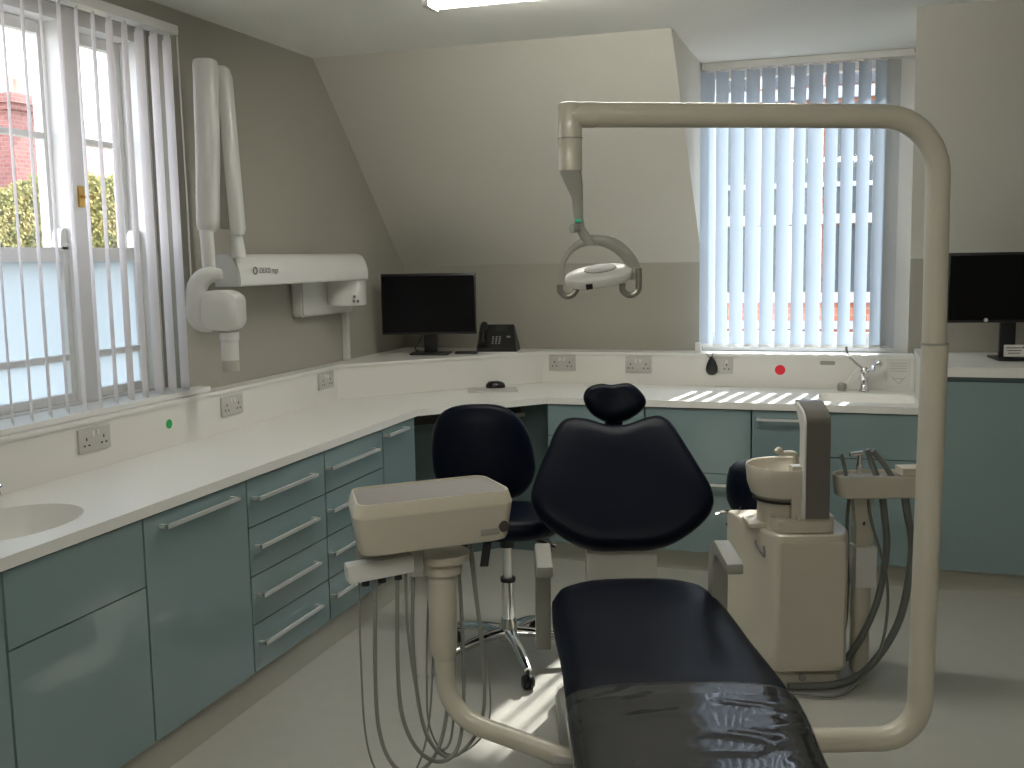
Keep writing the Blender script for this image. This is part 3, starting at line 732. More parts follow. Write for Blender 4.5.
cov = [(2.652, .128, .737, .506, .118), (2.64, .126, .741, .5085, .122), (2.6, .126, .743, .508, .120), (2.5, .126, .738, .507, .118), (2.35, .128, .722, .507, .118), (2.1, .133, .702, .504, .118), (1.8, .143, .677, .497, .113), (1.62, .183, .637, .487, .098)]
cv = interp(cov, 4)
part('plastic_cover', slab(cv, 44), SHEET, lr, 'clear shiny plastic cover over the leg rest', ang=60)
# backrest
bo = Vector((.40, 3.70, .565)); bv = Vector((0, .30, .43)).normalized(); bn = Vector((0, -.43, .30)).normalized()
ol = [(-.11, .008), (-.19, .035), (-.285, .10), (-.328, .165), (-.335, .225), (-.305, .315), (-.265, .415), (-.235, .49), (-.195, .535), (-.12, .538), (-.03, .51), (.05, .513), (.12, .538), (.175, .542), (.215, .51), (.262, .41), (.312, .295), (.340, .215), (.335, .15), (.28, .085), (.19, .03), (.11, .008), (0, .006)]
ols = [(p.x, p.y) for p in catmull([(a, c, 0) for a, c in ol], 3, True)]
bend = lambda x, y: .10 * (x / .33) ** 2 * .35
part('backrest', B().puffy(ols, bo, (1, 0, 0), bv, bn, [(.2, -.05), (.8, -.05), (.94, -.042), (.99, -.02), (1.0, .0), (.985, .02), (.95, .034), (.88, .043), (.7, .048), (.4, .045), (.15, .042)], bend), NAVY, ch, ang=60)
ho = Vector((.402, 4.06, 1.070)); hv = Vector((0, .25, .97)).normalized(); hn = Vector((0, -.97, .25)).normalized()
hl = [(-.088, .063), (-.05, .072), (-.01, .067), (.04, .073), (.07, .068), (.10, .042), (.122, .006), (.116, -.026), (.08, -.058), (.03, -.080), (-.03, -.080), (-.08, -.056), (-.110, -.02), (-.122, .015), (-.113, .045)]
hls = [(p.x, p.y) for p in catmull([(a, c, 0) for a, c in hl], 3, True)]
part('headrest', B().puffy(hls, ho, (1, 0, 0), hv, hn, [(.2, -.05), (.8, -.048), (.95, -.035), (1.0, -.01), (1.0, .005), (.95, .024), (.8, .036), (.5, .04), (.15, .036)], lambda x, y: .3 * x * x * 4), NAVY, ch, ang=60)
part('headrest_stem', B().obox((.40, 4.055, .98), (1, 0, 0), bv, bn, .07, .20, .014, .004), BLACK, ch)
part('back_support', B().box(.268, .528, 3.76, 3.86, .16, .66, .012), mat('pale_grey_shell', (.50, .49, .43), .4, noise=.02), ch)
part('lift_column', B().box(.27, .60, 2.62, 3.60, .09, .405, .03).box(.22, .62, 2.45, 3.5, .355, .41, .015), GREYM, ch)
part('base_plate', B().prism(rpoly([(.14, 2.25), (.70, 2.25), (.70, 3.75), (.14, 3.75)], .12), .0, .07, bev=.01), GREYM, ch)
part('pivot_block', B().box(.095, .185, 2.70, 2.80, .06, .262, .01), GREYM, ch)
# armrests: upright post with a forward pad
def arm(side, l0, l1):
    prof = fillet([(0, 3.40, .33), (0, 3.38, .690), (0, 3.12, .672)], .08, 8)
    b = B(); c = (l0 + l1) / 2; hw = (l1 - l0) / 2; rg = []
    for i, p in enumerate(prof):
        t = (prof[min(i + 1, len(prof) - 1)] - prof[max(i - 1, 0)]).normalized(); nn = Vector((0, -t.z, t.y))
        f = i / (len(prof) - 1); th = .042 * (1 - f) + .018 * f
        rg.append([(c - hw, *(p - nn * th).yz), (c + hw, *(p - nn * th).yz), (c + hw, *(p + nn * th).yz), (c - hw, *(p + nn * th).yz)])
    b.loft(rg)
    b._bev(list(b.bm.faces), .006, 2)
    part('armrest', b, GREYM, ch, side)
arm('grey left armrest', .066, .118); arm('grey right armrest', .655, .708)

# ================================================================== OPERATING LIGHT
lt = thing('operating_light', 'cream overhead dental light on a tall bent pole arching over the chair', 'dental light', (1.13, 2.77, .25), V)
lower = fillet([(.595, 2.77, .284), (1.124, 2.77, .284), (1.133, 2.77, 1.395)], .115, 10)
part('lower_pole', B().tube(lower, .0345, 20), BEIGEM, lt)
upper = fillet([(1.131, 2.77, 1.395), (1.126, 2.77, 1.988), (.20, 2.665, 1.994)], .155, 12)
part('upper_pole', B().tube(upper, .0310, 20), BEIGEM, lt)
part('collar', B().lathe([(.03, -.003), (.0352, -.003), (.0352, .003), (.03, .003)], (1.132, 2.77, 1.394), 24), GREYM, lt)
part('elbow', B().lathe([(.001, 0), (.0302, 0), (.0302, .078), (.027, .0855), (.02, .088), (.001, .0885)], (.156, 2.66, 1.936), 24).tube([(.156, 2.66, 1.9935), (.185, 2.6636, 1.9935), (.215, 2.667, 1.9935), (.222, 2.668, 1.9935)], [.0302, .0318, .0325, .031], 22), BEIGEM, lt)
part('drop_tube', B().lathe([(.001, 0), (.0305, 0), (.0305, .078), (.0285, .082), (.001, .082)], (.156, 2.66, 1.856), 22), BEIGEM, lt)
part('elbow_band', B().lathe([(.029, 0), (.032, 0), (.032, .003), (.029, .003)], (.156, 2.66, 1.934), 22), GREYM, lt)
nk = []
for (z, l0, l1, d) in ((1.857, .128, .182, .028), (1.85, .130, .184, .028), (1.82, .143, .187, .02), (1.79, .158, .187, .014), (1.74, .163, .187, .012), (1.715, .165, .191, .012), (1.685, .18, .212, .012), (1.668, .192, .222, .012)):
    c = (l0 + l1) / 2; w = (l1 - l0) / 2
    nk.append([(c + w * math.copysign(abs(math.cos(a)) ** .7, math.cos(a)), 2.66 + d * math.copysign(abs(math.sin(a)) ** .7, math.sin(a)), z) for a in [2 * PI * k / 16 for k in range(16)]])
part('neck', B().loft(nk), mat('light_neck_grey', (.33, .325, .285), .35, noise=.02), lt)
part('knob', B().lathe([(.001, 0), (.011, 0), (.011, .02), (.001, .022)], (.172, 2.645, 1.713), 14, (-.8, -.6, -.1)), GREYM, lt)
part('indicator', B().obox((.173, 2.643, 1.731), (1, 0, 0), (0, 1, 0), ZV, .016, .008, .008, .002), LED, lt, 'green indicator')
ar = catmull([(.131, 2.66, 1.585), (.133, 2.66, 1.62), (.155, 2.66, 1.658), (.195, 2.66, 1.680), (.245, 2.66, 1.679), (.285, 2.66, 1.655), (.312, 2.66, 1.62), (.322, 2.66, 1.583)], 5)
rr = [.004 + .0065 * min(1, max(0, (i / (len(ar) - 1) - .25) * 3)) for i in range(len(ar))]
part('yoke', B().tube(ar, rr, 12, 1.6), MATS['light_neck_grey'], lt)
# lamp head: flattened dish tilted towards the viewer
hc = Vector((.225, 2.655, 1.592)); hu = Vector((1, 0, .13)).normalized(); hw_ = Vector((0, -.90, -.42)).normalized(); hw_ = (hw_ - hu * hw_.dot(hu)).normalized(); hn2 = hu.cross(hw_)
if hn2.z < 0: hn2 = -hn2
rg = []
for s, h in ((.1, -.022), (.7, -.02), (.94, -.012), (1, .0), (.97, .008), (.85, .013), (.3, .015), (.1, .015)):
    rg.append([hc + hu * (.087 * s * math.copysign(abs(math.cos(a)) ** .8, math.cos(a))) + hw_ * (.045 * s * math.copysign(abs(math.sin(a)) ** .9, math.sin(a))) + hn2 * h for a in [2 * PI * k / 32 for k in range(32)]])
part('lamp_head', B().loft(rg), WHITEP, lt)
rg = [[hc + hu * (.042 * s * math.cos(a) + .006) + hw_ * (.024 * s * math.sin(a) - .008) + hn2 * h for a in [2 * PI * k / 24 for k in range(24)]] for s, h in ((1, .012), (.96, .0175), (.1, .019))]
part('vent_cap', B().loft(rg), GREYM, lt, 'grey oval cap on the lamp head')
part('sensor', B().obox(hc + hw_ * .044 - hn2 * .004 - hu * .03, hu, hn2, hw_, .017, .014, .006, .001), BLACK, lt, 'black square sensor')
for (l, s) in ((.150, 1), (.308, 1)):
    pts = [(l - .024, 2.645, 1.572), (l - .023, 2.645, 1.555), (l - .010, 2.645, 1.543), (l + .006, 2.645, 1.545), (l + .017, 2.645, 1.56), (l + .017, 2.645, 1.585 if l < .2 else 1.61)]
    part('grip', B().tube(catmull(pts, 4), .0055, 10, 1.5), mat('steel_grip', (.33, .325, .28), .25, metal=.7), lt, 'hooked grip handle')

# ================================================================== DELIVERY UNIT (instrument tray on its own bent post)
du = thing('delivery_unit', 'cream instrument tray head with hanging hoses on a bent post left of the chair', 'delivery unit', (-.21, 2.9, .26), V)
post = fillet([(.15, 2.755, .245), (-.205, 2.90, .318), (-.213, 2.90, .60)], .135, 10)
part('lower_post', B().tube(post, .0285, 20), BEIGEM, du)
part('sleeve', B().lathe([(.001, 0), (.030, 0), (.034, .012), (.040, .03), (.042, .25), (.040, .262), (.001, .262)], (-.211, 2.90, .49), 24), BEIGEM, du)
part('swivel_cap', B().lathe([(.001, 0), (.056, 0), (.058, .034), (.078, .038), (.08, .06), (.001, .06)], (-.209, 2.90, .748), 26), BEIGE, du)
part('hose_guard', B().loft([[(-.268 + dx * w, 2.965 + dy * .03, z) for dx, dy in [(math.copysign(abs(math.cos(a)) ** .6, math.cos(a)), math.copysign(abs(math.sin(a)) ** .6, math.sin(a))) for a in [2 * PI * k / 16 for k in range(16)]]] for z, w in ((.81, .05), (.70, .048), (.50, .04), (.42, .03))]), WHITEP, du, 'pale sheath behind the post')
TP = [(-.417, 2.655), (.004, 2.832), (-.088, 3.052), (-.470, 2.89)]
tpr = rpoly(TP, [.045, .05, .045, .04], 6)
tcx = sum(p.x for p in tpr) / len(tpr); tcy = sum(p.y for p in tpr) / len(tpr)
def tring(s, z): return [(tcx + (p.x - tcx) * s, tcy + (p.y - tcy) * s, z) for p in tpr]
part('tray_body', B().loft([tring(.86, .858), tring(.93, .862), tring(.955, .872), tring(1.015, .962)]), BEIGE, du, ang=30)
part('tray_rim', B().loft([tring(1.015, .962), tring(1.02, .966), tring(.975, .998), tring(.965, 1.001), tring(.945, 1.001), tring(.94, .992)]), mat('cream_rim', (.60, .565, .45), .35, noise=.02), du, ang=30)
part('tray_mat', B().loft([tring(.945, .985), tring(.945, .996)]), GREYMAT, du, 'grey tray mat')
fd = Vector((TP[1][0] - TP[0][0], TP[1][1] - TP[0][1], 0)).normalized(); fn = Vector((fd.y, -fd.x, 0))
def front(t, z, off):
    s = .955 + (.06) * (z - .872) / .09
    p = Vector((*TP[0], 0)).lerp(Vector((*TP[1], 0)), t)
    return Vector((tcx + (p.x - tcx) * s, tcy + (p.y - tcy) * s, z)) + fn * off
b = B().obox(front(.845, .889, .001), fd, (0, 0, 1), fn, .055, .018, .003, .0008)
part('name_plate', b, GREYM, du, 'grey name plate')
b = B().lathe([(.0001, 0), (.016, 0), (.016, .004), (.012, .005), (.0001, .003)], front(.935, .90, -.004), 20, fn)
part('emblem', b, mat('emblem_dark', (.06, .055, .045), .3), du, 'round dark emblem')
# instrument holder bar under the tray's left side
ba, bb_ = Vector((-.452, 2.76, .793)), Vector((-.272, 2.83, .805))
bd = (bb_ - ba).normalized(); bnv = Vector((bd.y, -bd.x, 0)).normalized()
part('holder_bar', B().obox((ba + bb_) / 2, bd, bnv.cross(bd), bnv, .215, .052, .05, .006), WHITEP, du)
for i in range(4):
    c = ba.lerp(bb_, .22 + .24 * i) - ZV * .03
    part('hose_socket', B().tube([c + ZV * .006, c - ZV * .014], .011, 10), HOLE, du, 'black hose socket')
part('bracket', B().box(-.44, -.36, 2.80, 2.86, .81, .87, .006), GREYM, du)
part('bracket', B().box(-.29, -.255, 2.80, 2.84, .765, .868, .004), GREYM, du)
def hose(pts, r, m=HOSE, per=7, n=8, parent=None):
    return part('hose', B().tube(catmull(pts, per), r, n), m, parent or du)
D0 = 2.80
hose([(-.435, D0, .77), (-.437, D0, .55), (-.432, D0, .32), (-.405, D0, .20), (-.352, D0 + .02, .135), (-.300, D0 + .06, .165), (-.262, D0 + .1, .28), (-.245, D0 + .14, .50), (-.235, D0 + .16, .80)], .003)
hose([(-.388, D0, .77), (-.398, D0, .50), (-.392, D0, .32), (-.355, D0, .215), (-.295, D0 + .03, .178), (-.235, D0 + .06, .225), (-.205, D0 + .12, .34), (-.20, D0 + .15, .55), (-.205, D0 + .16, .80)], .0058)
hose([(-.328, D0 + .01, .78), (-.334, D0, .52), (-.325, D0, .36), (-.285, D0 + .01, .255), (-.225, D0 + .05, .198), (-.175, D0 + .09, .225), (-.158, D0 + .14, .36), (-.16, D0 + .16, .60), (-.17, D0 + .17, .80)], .006)
hose([(-.285, D0 + .03, .79), (-.292, D0 + .02, .55), (-.270, D0 + .02, .33), (-.222, D0 + .06, .215), (-.165, D0 + .12, .195), (-.108, D0 + .16, .27), (-.098, D0 + .18, .42), (-.125, D0 + .20, .70), (-.14, D0 + .2, .83)], .0056)
hose([(-.243, D0 + .15, .80), (-.258, D0 + .13, .60), (-.262, D0 + .1, .45), (-.258, D0 + .08, .30), (-.215, D0 + .10, .20), (-.150, D0 + .14, .19), (-.092, D0 + .18, .24), (-.082, D0 + .19, .36), (-.108, D0 + .2, .58), (-.13, D0 + .2, .83)], .003)
hose([(-.307, D0 + .02, .79), (-.305, D0 + .02, .60), (-.285, D0 + .02, .42), (-.262, D0 + .04, .28), (-.225, D0 + .08, .22), (-.195, D0 + .12, .25), (-.185, D0 + .15, .45), (-.19, D0 + .16, .80)], .004)

# ================================================================== SPITTOON UNIT
sp = thing('spittoon_unit', 'cream cuspidor cabinet with bowl standing right of the chair', 'spittoon', (1.05, 3.9, 0), V)
bp = [(.972, 3.745), (1.232, 3.745), (1.262, 3.82), (1.265, 4.15), (.868, 4.16), (.90, 4.0)]
bpr = rpoly(bp, [.03, .04, .03, .03, .02, .06], 5)
bcx = sum(p.x for p in bpr) / len(bpr); bcy = sum(p.y for p in bpr) / len(bpr)
def bring(s, z): return [(bcx + (p.x - bcx) * s, bcy + (p.y - bcy) * s, z) for p in bpr]
part('cabinet_body', B().loft([bring(.97, .075), bring(1, .08), bring(1, .585), bring(.985, .598), bring(.96, .602)]), BEIGE, sp)
part('foot', B().prism(rpoly([(.925, 3.79), (1.235, 3.79), (1.23, 4.12), (.93, 4.12)], .03), 0, .078), BEIGE, sp)
part('front_panel', B().prism(rpoly([(.985, .095), (1.225, .095), (1.225, .578), (.985, .578)], .01), 0, .006, (0, 3.746, 0), (1, 0, 0), (0, 0, 1), (0, -1, 0), .002), BEIGE, sp)
part('drain_cap', B().lathe([(.0001, 0), (.015, 0), (.015, .006), (.0001, .008)], (1.085, 3.789, .038), 16, (0, -1, 0)), GREYM, sp)
lg = catmull([(.9335, 3.868, .553), (.9335, 3.86, .540), (.952, 3.815, .507), (.954, 3.81, .515), (.952, 3.815, .545)], 4)
lg = [Vector((p.x - .012, p.y, p.z)) for p in lg]
part('logo', B().tube(lg, .0045, 6), INK, sp, 'dark squiggle emblem')
pd = [(.985, 3.77), (1.19, 3.77), (1.205, 3.84), (1.19, 3.97), (1.0, 4.05), (.955, 3.97)]
part('pedestal', B().prism(rpoly(pd, .02), .60, .655, bev=.006).prism(rpoly([(1.05, 3.768), (1.192, 3.768), (1.2, 3.9), (1.05, 3.95)], .015), .65, .668, bev=.004), BEIGE, sp)
part('side_cover', B().obox((.945, 3.93, .61), (1, 0, 0), (0, 1, 0), ZV, .10, .13, .02, .006), BEIGE, sp)
part('bowl_stand', B().lathe([(.001, 0), (.105, 0), (.102, .08), (.112, .11), (.001, .11)], (1.045, 3.93, .602), 30), BEIGE, sp)
part('bowl', B().lathe([(.001, 0), (.10, 0), (.128, .02), (.142, .06), (.148, .125), (.146, .13), (.140, .126), (.130, .07), (.09, .03), (.02, .022), (.001, .022)], (1.043, 3.92, .710), 40), BEIGE, sp)
part('bowl_band', B().lathe([(.10, 0), (.121, .0), (.121, .006), (.10, .006)], (1.043, 3.92, .705), 34), HOLE, sp, 'dark gap under the bowl')
part('cup_filler', B().tube(catmull([(1.10, 3.98, .74), (1.10, 3.98, .85), (1.075, 3.975, .868), (1.045, 3.97, .868), (1.03, 3.965, .885), (1.02, 3.96, .875)], 5), .012, 12), BEIGE, sp)
part('bowl_bracket', B().box(1.035, 1.075, 3.785, 3.83, .65, .855, .006), BEIGE, sp)
tw = rpoly([(3.755, .66), (3.835, .66), (3.835, 1.0), (3.93, 1.085), (3.88, 1.092), (3.79, 1.062), (3.762, 1.035)], [.006, .01, .05, .01, .02, .03, .02], 5)
part('tower', B().prism(tw, 1.078, 1.168, (0, 0, 0), (0, 1, 0), (0, 0, 1), (1, 0, 0), .006), DGREY, sp, 'dark taupe curved tower')
part('tower_edge', B().prism(rpoly([(3.752, .66), (3.82, .66), (3.82, 1.0), (3.90, 1.08), (3.87, 1.085), (3.785, 1.06), (3.757, 1.03)], .02, 4), 1.070, 1.0775, (0, 0, 0), (0, 1, 0), (0, 0, 1), (1, 0, 0), .001), WHITEP, sp)

# ================================================================== ASSISTANT UNIT
au = thing('assistant_unit', 'cream suction tray on a sleeved post between spittoon and light pole', 'assistant tray', (1.36, 3.93, 0), V)
part('post', B().loft([[(1.355 + .033 * math.copysign(abs(math.cos(a)) ** .6, math.cos(a)), 3.95 + .035 * math.copysign(abs(math.sin(a)) ** .6, math.sin(a)), z) for a in [2 * PI * k / 16 for k in range(16)]] for z in (0.0, .36)]), BEIGE, au)
part('sleeve', B().box(1.322, 1.402, 3.91, 3.99, .345, .505, .012), WHITEP, au)
part('upper_arm', B().loft([[(c - w, 3.82 + .105 * t_, z), (c + w, 3.82 + .105 * t_, z), (c + w, 3.88 + .105 * t_, z), (c - w, 3.88 + .105 * t_, z)] for z, c, w, t_ in ((.50, 1.36, .034, 1), (.60, 1.345, .031, .7), (.66, 1.33, .033, .4), (.745, 1.315, .040, .0))]), BEIGE, au)
part('arm_slot', B().box(1.338, 1.345, 3.886, 3.90, .60, .63, .001), HOLE, au)
ap = rpoly([(1.195, 3.74), (1.56, 3.74), (1.56, 3.875), (1.235, 3.875), (1.195, 3.84)], [.06, .02, .02, .03, .03], 5)
acx = sum(p.x for p in ap) / len(ap); acy = sum(p.y for p in ap) / len(ap)
def aring(s, z): return [(acx + (p.x - acx) * s, acy + (p.y - acy) * s, z) for p in ap]
part('tray', B().loft([aring(.86, .735), aring(.93, .741), aring(.99, .79), aring(1.0, .815), aring(.985, .82), aring(.955, .818), aring(.94, .80)]), BEIGE, au)
part('tray_mat', B().loft([aring(.945, .797), aring(.945, .807)]), GREYMAT, au, 'grey tray mat')
part('hook', B().box(1.44, 1.54, 3.77, 3.85, .815, .842, .006), BEIGE, au)
sy_ = B().tube([(1.295, 3.82, .815), (1.292, 3.81, .890)], [.012, .008], 10).tube([(1.255, 3.81, .892), (1.302, 3.81, .897)], .009, 10)
part('air_syringe', sy_, CHROME, au, 'chrome air syringe')
for pts, r in (([(1.25, 3.83, .80), (1.243, 3.84, .85), (1.232, 3.84, .89)], .007), ([(1.365, 3.83, .80), (1.345, 3.84, .86), (1.33, 3.84, .905)], .011), ([(1.42, 3.82, .80), (1.39, 3.83, .85), (1.35, 3.84, .90)], .011)):
    part('handpiece', B().tube(catmull(pts, 4), r, 10), HOSED, au, 'dark handpiece')
part('hose', B().tube(catmull([(1.38, 3.82, .75), (1.40, 3.84, .66), (1.435, 3.9, .50), (1.40, 3.9, .28), (1.31, 3.9, .09), (1.20, 3.88, .035), (1.05, 3.84, .03)], 7), .013, 10), HOSED, au)
part('hose', B().tube(catmull([(1.465, 3.82, .75), (1.48, 3.82, .66), (1.525, 3.88, .50), (1.48, 3.86, .24), (1.36, 3.82, .07), (1.22, 3.76, .022), (1.02, 3.74, .022)], 7), .0145, 10), HOSED, au)
part('hose', B().tube(catmull([(1.33, 3.83, .75), (1.36, 3.86, .62), (1.425, 3.88, .42), (1.43, 3.86, .27), (1.38, 3.80, .12), (1.27, 3.73, .03), (1.17, 3.67, .012), (1.02, 3.70, .015)], 7), .006, 8), HOSED, au)
part('hose', B().tube(catmull([(1.27, 3.84, .745), (1.29, 3.93, .6), (1.315, 3.98, .3), (1.30, 3.98, .12), (1.27, 3.99, .10)], 6), .007, 8), HOSED, au)

# ================================================================== STOOLS
def castor_base(t, c, z0, R, a0):
    for k in range(5):
        a = a0 + 2 * PI * k / 5; d = Vector((math.cos(a), math.sin(a), 0)); q = Vector((-d.y, d.x, 0))
        pts = [Vector((c[0], c[1], .125)) + d * .02, Vector((c[0], c[1], .118)) + d * .12, Vector((c[0], c[1], .098)) + d * .22, Vector((c[0], c[1], .078)) + d * (R + .005)]
        lg = part('leg', B().tube(catmull(pts, 4), [.028, .027, .026, .025, .024, .0235, .023, .0225, .022, .021, .020, .018, .015], 12, .75), CHROME, t, 'chrome base leg')
        e = Vector((c[0], c[1], 0)) + d * R
        part('caster', B().lathe([(.001, -.022), (.022, -.022), (.028, -.014), (.028, -.004), (.02, -.002), (.02, .002), (.028, .004), (.028, .014), (.022, .022), (.001, .022)], e + ZV * .0285, 18, q).tube([e + ZV * .03, e + ZV * .075], .009, 8), BLACK, lg, 'black caster')
def stool(label, c, a0, back, facing, zs):
    t = thing('swivel_stool', label, 'stool', (c[0], c[1], 0), V)
    castor_base(t, c, 0, .30, a0)
    part('hub', B().lathe([(.001, 0), (.04, 0), (.045, .03), (.036, .07), (.029, .09), (.001, .09)], (c[0], c[1], .09), 22), CHROME, t)
    part('outer_column', B().lathe([(.001, 0), (.0265, 0), (.0265, .17), (.001, .17)], (c[0], c[1], .17), 22), CHROME, t)
    part('column_collar', B().lathe([(.001, 0), (.031, 0), (.031, .016), (.001, .016)], (c[0], c[1], .335), 22), BLACK, t)
    part('gas_piston', B().lathe([(.001, 0), (.0165, 0), (.0165, zs - .37), (.001, zs - .37)], (c[0], c[1], .35), 18), STEEL, t)
    part('mechanism', B().lathe([(.001, 0), (.03, 0), (.035, .05), (.001, .055)], (c[0], c[1], zs - .085), 18).box(c[0] - .10, c[0] + .10, c[1] - .09, c[1] + .09, zs - .035, zs - .018, .004)
         .obox((c[0] - .13, c[1] - .03, zs - .055), (.9, 0, .35), (0, 1, 0), (-.35, 0, .9), .14, .02, .012, .003).obox((c[0] + .13, c[1] - .03, zs - .055), (.9, 0, -.35), (0, 1, 0), (.35, 0, .9), .14, .02, .012, .003), BLACK, t)
    part('lever', B().obox((c[0] - .085, c[1] - .11, zs - .085), (1, 0, 0), (0, 1, 0), (.15, 0, 1), .034, .012, .10, .004).tube([(c[0], c[1], zs - .045), (c[0] - .085, c[1] - .11, zs - .04)], .006, 8), BLACK, t, 'black paddle lever')
    return t
SC = (-.030, 4.10)
st = stool('navy swivel stool with a rounded backrest standing left behind the dental chair', SC, math.radians(-76), True, 0, .565)
ring = [(1, 0), (1.03, .02)]
def cushion(c, rx, ry, z0, h, n=36, dip=0.0, pw=.85):
    rg = []
    for s, f in ((.3, .0), (.9, .0), (.98, .15), (1.0, .4), (.985, .65), (.93, .85), (.8, .96), (.5, 1.0), (.1, 1.0)):
        rg.append([(c[0] + rx * s * math.copysign(abs(math.cos(a)) ** pw, math.cos(a)), c[1] + ry * s * math.copysign(abs(math.sin(a)) ** pw, math.sin(a)), z0 + h * f - dip * (1 - s)) for a in [2 * PI * k / n for k in range(n)]])
    return B().loft(rg)
part('seat', cushion((SC[0] + .01, SC[1] + .0), .215, .20, .548, .085), NAVY, st, ang=60)
so = Vector((-.118, 4.36, .63)); sv = Vector((0, .12, 1)).normalized(); sn = Vector((0, -1, .12)).normalized()
sl = [(-.16, .0), (-.215, .07), (-.232, .17), (-.225, .28), (-.19, .355), (-.12, .388), (-.02, .395), (.07, .385), (.135, .345), (.185, .27), (.208, .17), (.212, .10), (.18, .03), (.12, -.01), (0, -.02), (-.10, -.015)]
sls = [(p.x, p.y) for p in catmull([(a, d, 0) for a, d in sl], 3, True)]
part('backrest', B().puffy(sls, so, (1, 0, 0), sv, sn, [(.3, -.035), (.9, -.035), (.97, -.025), (1, 0), (.97, .02), (.9, .03), (.6, .038), (.2, .04)], lambda x, y: -.6 * x * x + .02), NAVY, st, ang=60)
part('back_bracket', B().tube(catmull([(-.04, 4.15, .55), (-.08, 4.30, .52), (-.11, 4.41, .56), (-.118, 4.42, .72)], 5), .014, 10, 1.6), BLACK, st)
SC2 = (1.14, 4.56)
s2 = stool('low navy saddle stool mostly hidden between the chair back and the spittoon bowl', SC2, math.radians(20), False, 0, .52)
part('seat', cushion(SC2, .185, .18, .508, .205, dip=-.0, pw=.95), NAVY, s2, ang=60)
part('height_lever', B().tube(catmull([(1.06, 4.50, .50), (.99, 4.48, .508), (.92, 4.47, .513), (.885, 4.47, .505)], 4), .008, 8), CHROME, s2, 'chrome height lever')
part('lever_knob', B().lathe([(.001, 0), (.018, .004), (.022, .02), (.018, .036), (.001, .04)], (.965, 4.47, .405), 14), BLACK, s2)

# ================================================================== OUTSIDE
struct('street_ground', B().box(-60, 40, -20, 60, -5.2, -5.0), ASPH)
# ivy wall and buildings seen through the left window
iv = thing('ivy_wall', 'garden wall clad in yellow-green ivy outside the tall sash window', 'wall', (-10.2, 11, -5))
part('wall_core', B().box(-10.5, -10.2, 8.0, 11.35, -5, 2.62).box(-10.5, -10.2, 11.35, 15.0, -5, 2.84), IVY, iv)
random.seed(3)
b = B()
for i in range(11000):
    yy = random.uniform(9.6, 14.2); top = (2.70 if yy < 11.35 else 2.90) + .03 * math.sin(yy * 7)
    if yy < 10.75: top -= (10.75 - yy) * .45
    z = random.uniform(1.75, top)
    p = Vector((-10.17 + random.uniform(-.05, .10), yy, z)); q_ = random.uniform(.018, .042)
    u = Vector((random.uniform(-.5, .5), random.uniform(-1, 1), random.uniform(-1, 1))).normalized()
    w = u.cross(Vector((1, random.uniform(-.6, .6), random.uniform(-.2, .9)))).normalized()
    b.bm.faces.new([b.bm.verts.new(p + u * q_), b.bm.verts.new(p + w * q_ * .7), b.bm.verts.new(p - u * q_), b.bm.verts.new(p - w * q_ * .7)])
part('ivy', b, IVY, iv, kind='stuff')
def gable(x0, x1, y0, y1, ze, zr):
    b = B(); xm = (x0 + x1) / 2
    v = [b.bm.verts.new(p) for p in ((x1, y0, ze), (x1, y1, ze), (xm, y1, zr), (xm, y0, zr), (x0, y1, ze), (x0, y0, ze))]
    for q in ((0, 1, 2, 3), (3, 2, 4, 5), (0, 3, 5), (1, 4, 2), (0, 5, 4, 1)): b.bm.faces.new([v[i] for i in q])
    bmesh.ops.recalc_face_normals(b.bm, faces=b.bm.faces)
    return b
cs = thing('brick_house', 'red brick house with tiled roof and tall chimney seen through the near sash', 'house', (-17, 15.5, -5))
part('house_wall', B().box(-19.8, -16.1, 12.5, 18.2, -5, 3.05), BRICK, cs)
part('roof', gable(-20.1, -15.8, 12.3, 18.35, 3.0, 3.95), TILES, cs)
b = B().box(-16.5, -15.9, 16.86, 17.66, 2.9, 4.70).box(-16.6, -15.8, 16.76, 17.76, 4.70, 4.82).box(-16.68, -15.72, 16.68, 17.84, 4.82, 4.95).box(-16.55, -15.85, 16.82, 17.70, 4.95, 5.03)
cm = part('chimney', b, BRICK, cs)
for yy in (17.02, 17.28): part('chimney_pot', B().lathe([(.001, 0), (.12, 0), (.09, .08), (.10, .30), (.12, .33), (.001, .33)], (-16.1, yy, 5.03), 14), mat('clay_pot', (.50, .42, .33), .8), cm)
rh = thing('red_roofed_shed', 'red-tiled roof showing above the ivy right of the window mullion', 'house', (-17.5, 22, -5))
part('shed_wall', B().box(-20, -15.3, 18.5, 27, -5, 3.3), STONE, rh)
part('roof', gable(-20.2, -15.0, 18.45, 27.2, 3.25, 4.45), TILES, rh)
ob = thing('office_block', 'pale grey flat-topped office block far beyond the ivy', 'building', (-42, 50, -5))
part('block', B().box(-48, -40, 44, 60, -5, 8.7), GREYB, ob)
part('plant_room', B().box(-47, -41, 45.5, 50.5, 8.7, 9.6), STONE, ob)
for k in range(9): part('window', B().box(-39.99, -39.9, 44.5 + k * 1.7, 45.6 + k * 1.7, 7.6, 8.2), DWIN, ob)
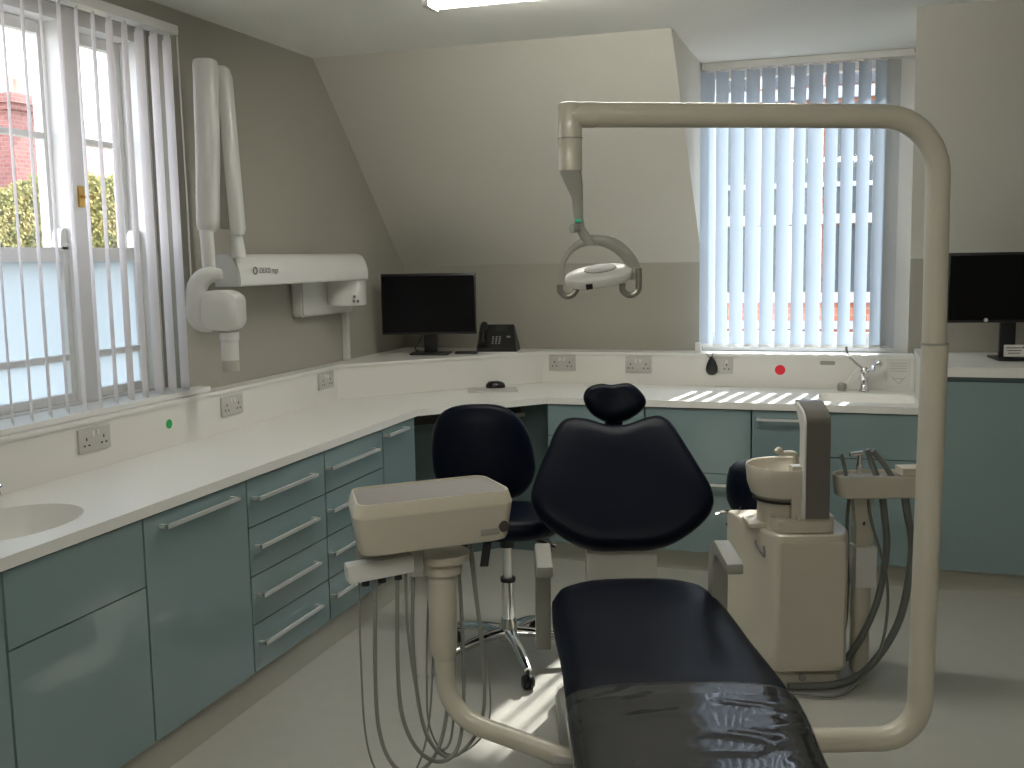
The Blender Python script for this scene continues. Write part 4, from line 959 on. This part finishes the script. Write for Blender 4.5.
# building across the street behind the dormer window
fb = thing('street_building', 'brick street building with white-banded windows behind the dormer blind', 'building', (-.5, 14, -5))
part('facade', B().box(-7, 6, 14.02, 18, -5, 5.2), BRICKO, fb)
part('parapet', B().box(-7.1, 6.1, 13.9, 18.1, 5.2, 5.45), STONE, fb)
b = B()
for z, h in ((1.0, .13), (2.0, .12), (2.46, .06), (3.55, .14), (.66, .10)): b.box(-6.9, 5.9, 13.9, 14.02, z, z + h)
part('band', b, STONE, fb, 'white horizontal bands')
for k in range(14):
    x0 = -6.5 + k * .88
    for z0, z1 in ((1.14, 1.98), (2.13, 3.5), (3.72, 4.9), (-.4, .64)):
        if z0 < 0 and k % 2: continue
        fr = part('window', B().box(x0, x0 + .78, 13.97, 14.0, z0, z1), DWIN, fb)
        if 3 <= k <= 9:
            g_ = B()
            for q in (0, .38, .74): g_.box(x0 + q, x0 + q + .04, 13.94, 13.97, z0, z1)
            part('glazing_bars', g_, PAINTW, fr)

# ================================================================== LIGHT AND CAMERA
W = bpy.data.worlds.new('sky'); S.world = W; W.use_nodes = True
n = W.node_tree.nodes; l = W.node_tree.links; n.clear()
out = n.new('ShaderNodeOutputWorld'); bg = n.new('ShaderNodeBackground')
tc = n.new('ShaderNodeTexCoord'); sp_ = n.new('ShaderNodeSeparateXYZ'); cr = n.new('ShaderNodeValToRGB')
l.new(tc.outputs['Generated'], sp_.inputs[0]); l.new(sp_.outputs['Z'], cr.inputs[0])
e = cr.color_ramp.elements
e[0].position = 0.0; e[0].color = (.93, .95, .97, 1); e[1].position = .6; e[1].color = (.70, .82, 1.0, 1)
l.new(cr.outputs[0], bg.inputs[0]); bg.inputs[1].default_value = 2.2
l.new(bg.outputs[0], out.inputs[0])
sd = bpy.data.lights.new('sun', 'SUN'); sd.energy = 7.5; sd.angle = math.radians(1.3); sd.color = (1.0, .97, .92)
so_ = bpy.data.objects.new('sun', sd); COL.objects.link(so_)
so_.rotation_euler = Vector((.16, 1.0, math.tan(math.radians(40)))).normalized().to_track_quat('Z', 'Y').to_euler()

cam = bpy.data.cameras.new('camera'); co = bpy.data.objects.new('camera', cam); COL.objects.link(co)
yaw, pit, rol = 0.32047278, 0.12150939, -0.01671621
f = Vector((-math.sin(yaw) * math.cos(pit), math.cos(yaw) * math.cos(pit), -math.sin(pit)))
r0 = Vector((math.cos(yaw), math.sin(yaw), 0)); u0 = r0.cross(f)
rt = r0 * math.cos(rol) + u0 * math.sin(rol); upv = -r0 * math.sin(rol) + u0 * math.cos(rol)
m = Matrix((rt, upv, -f)).transposed().to_4x4(); m.translation = Vector((0, 0, 1.643))
co.matrix_world = m
cam.sensor_width = 36; cam.lens = 1038.85 / 1024 * 36; cam.clip_start = .05; cam.clip_end = 300
S.camera = co
S.view_settings.view_transform = 'Standard'; S.view_settings.look = 'None'
S.view_settings.exposure = 1.38; S.view_settings.gamma = 1.0; S.view_settings.use_curve_mapping = False
S.cycles.use_denoising = True
S.cycles.max_bounces = 12; S.cycles.diffuse_bounces = 6; S.cycles.transparent_max_bounces = 16
S.cycles.sample_clamp_indirect = 6
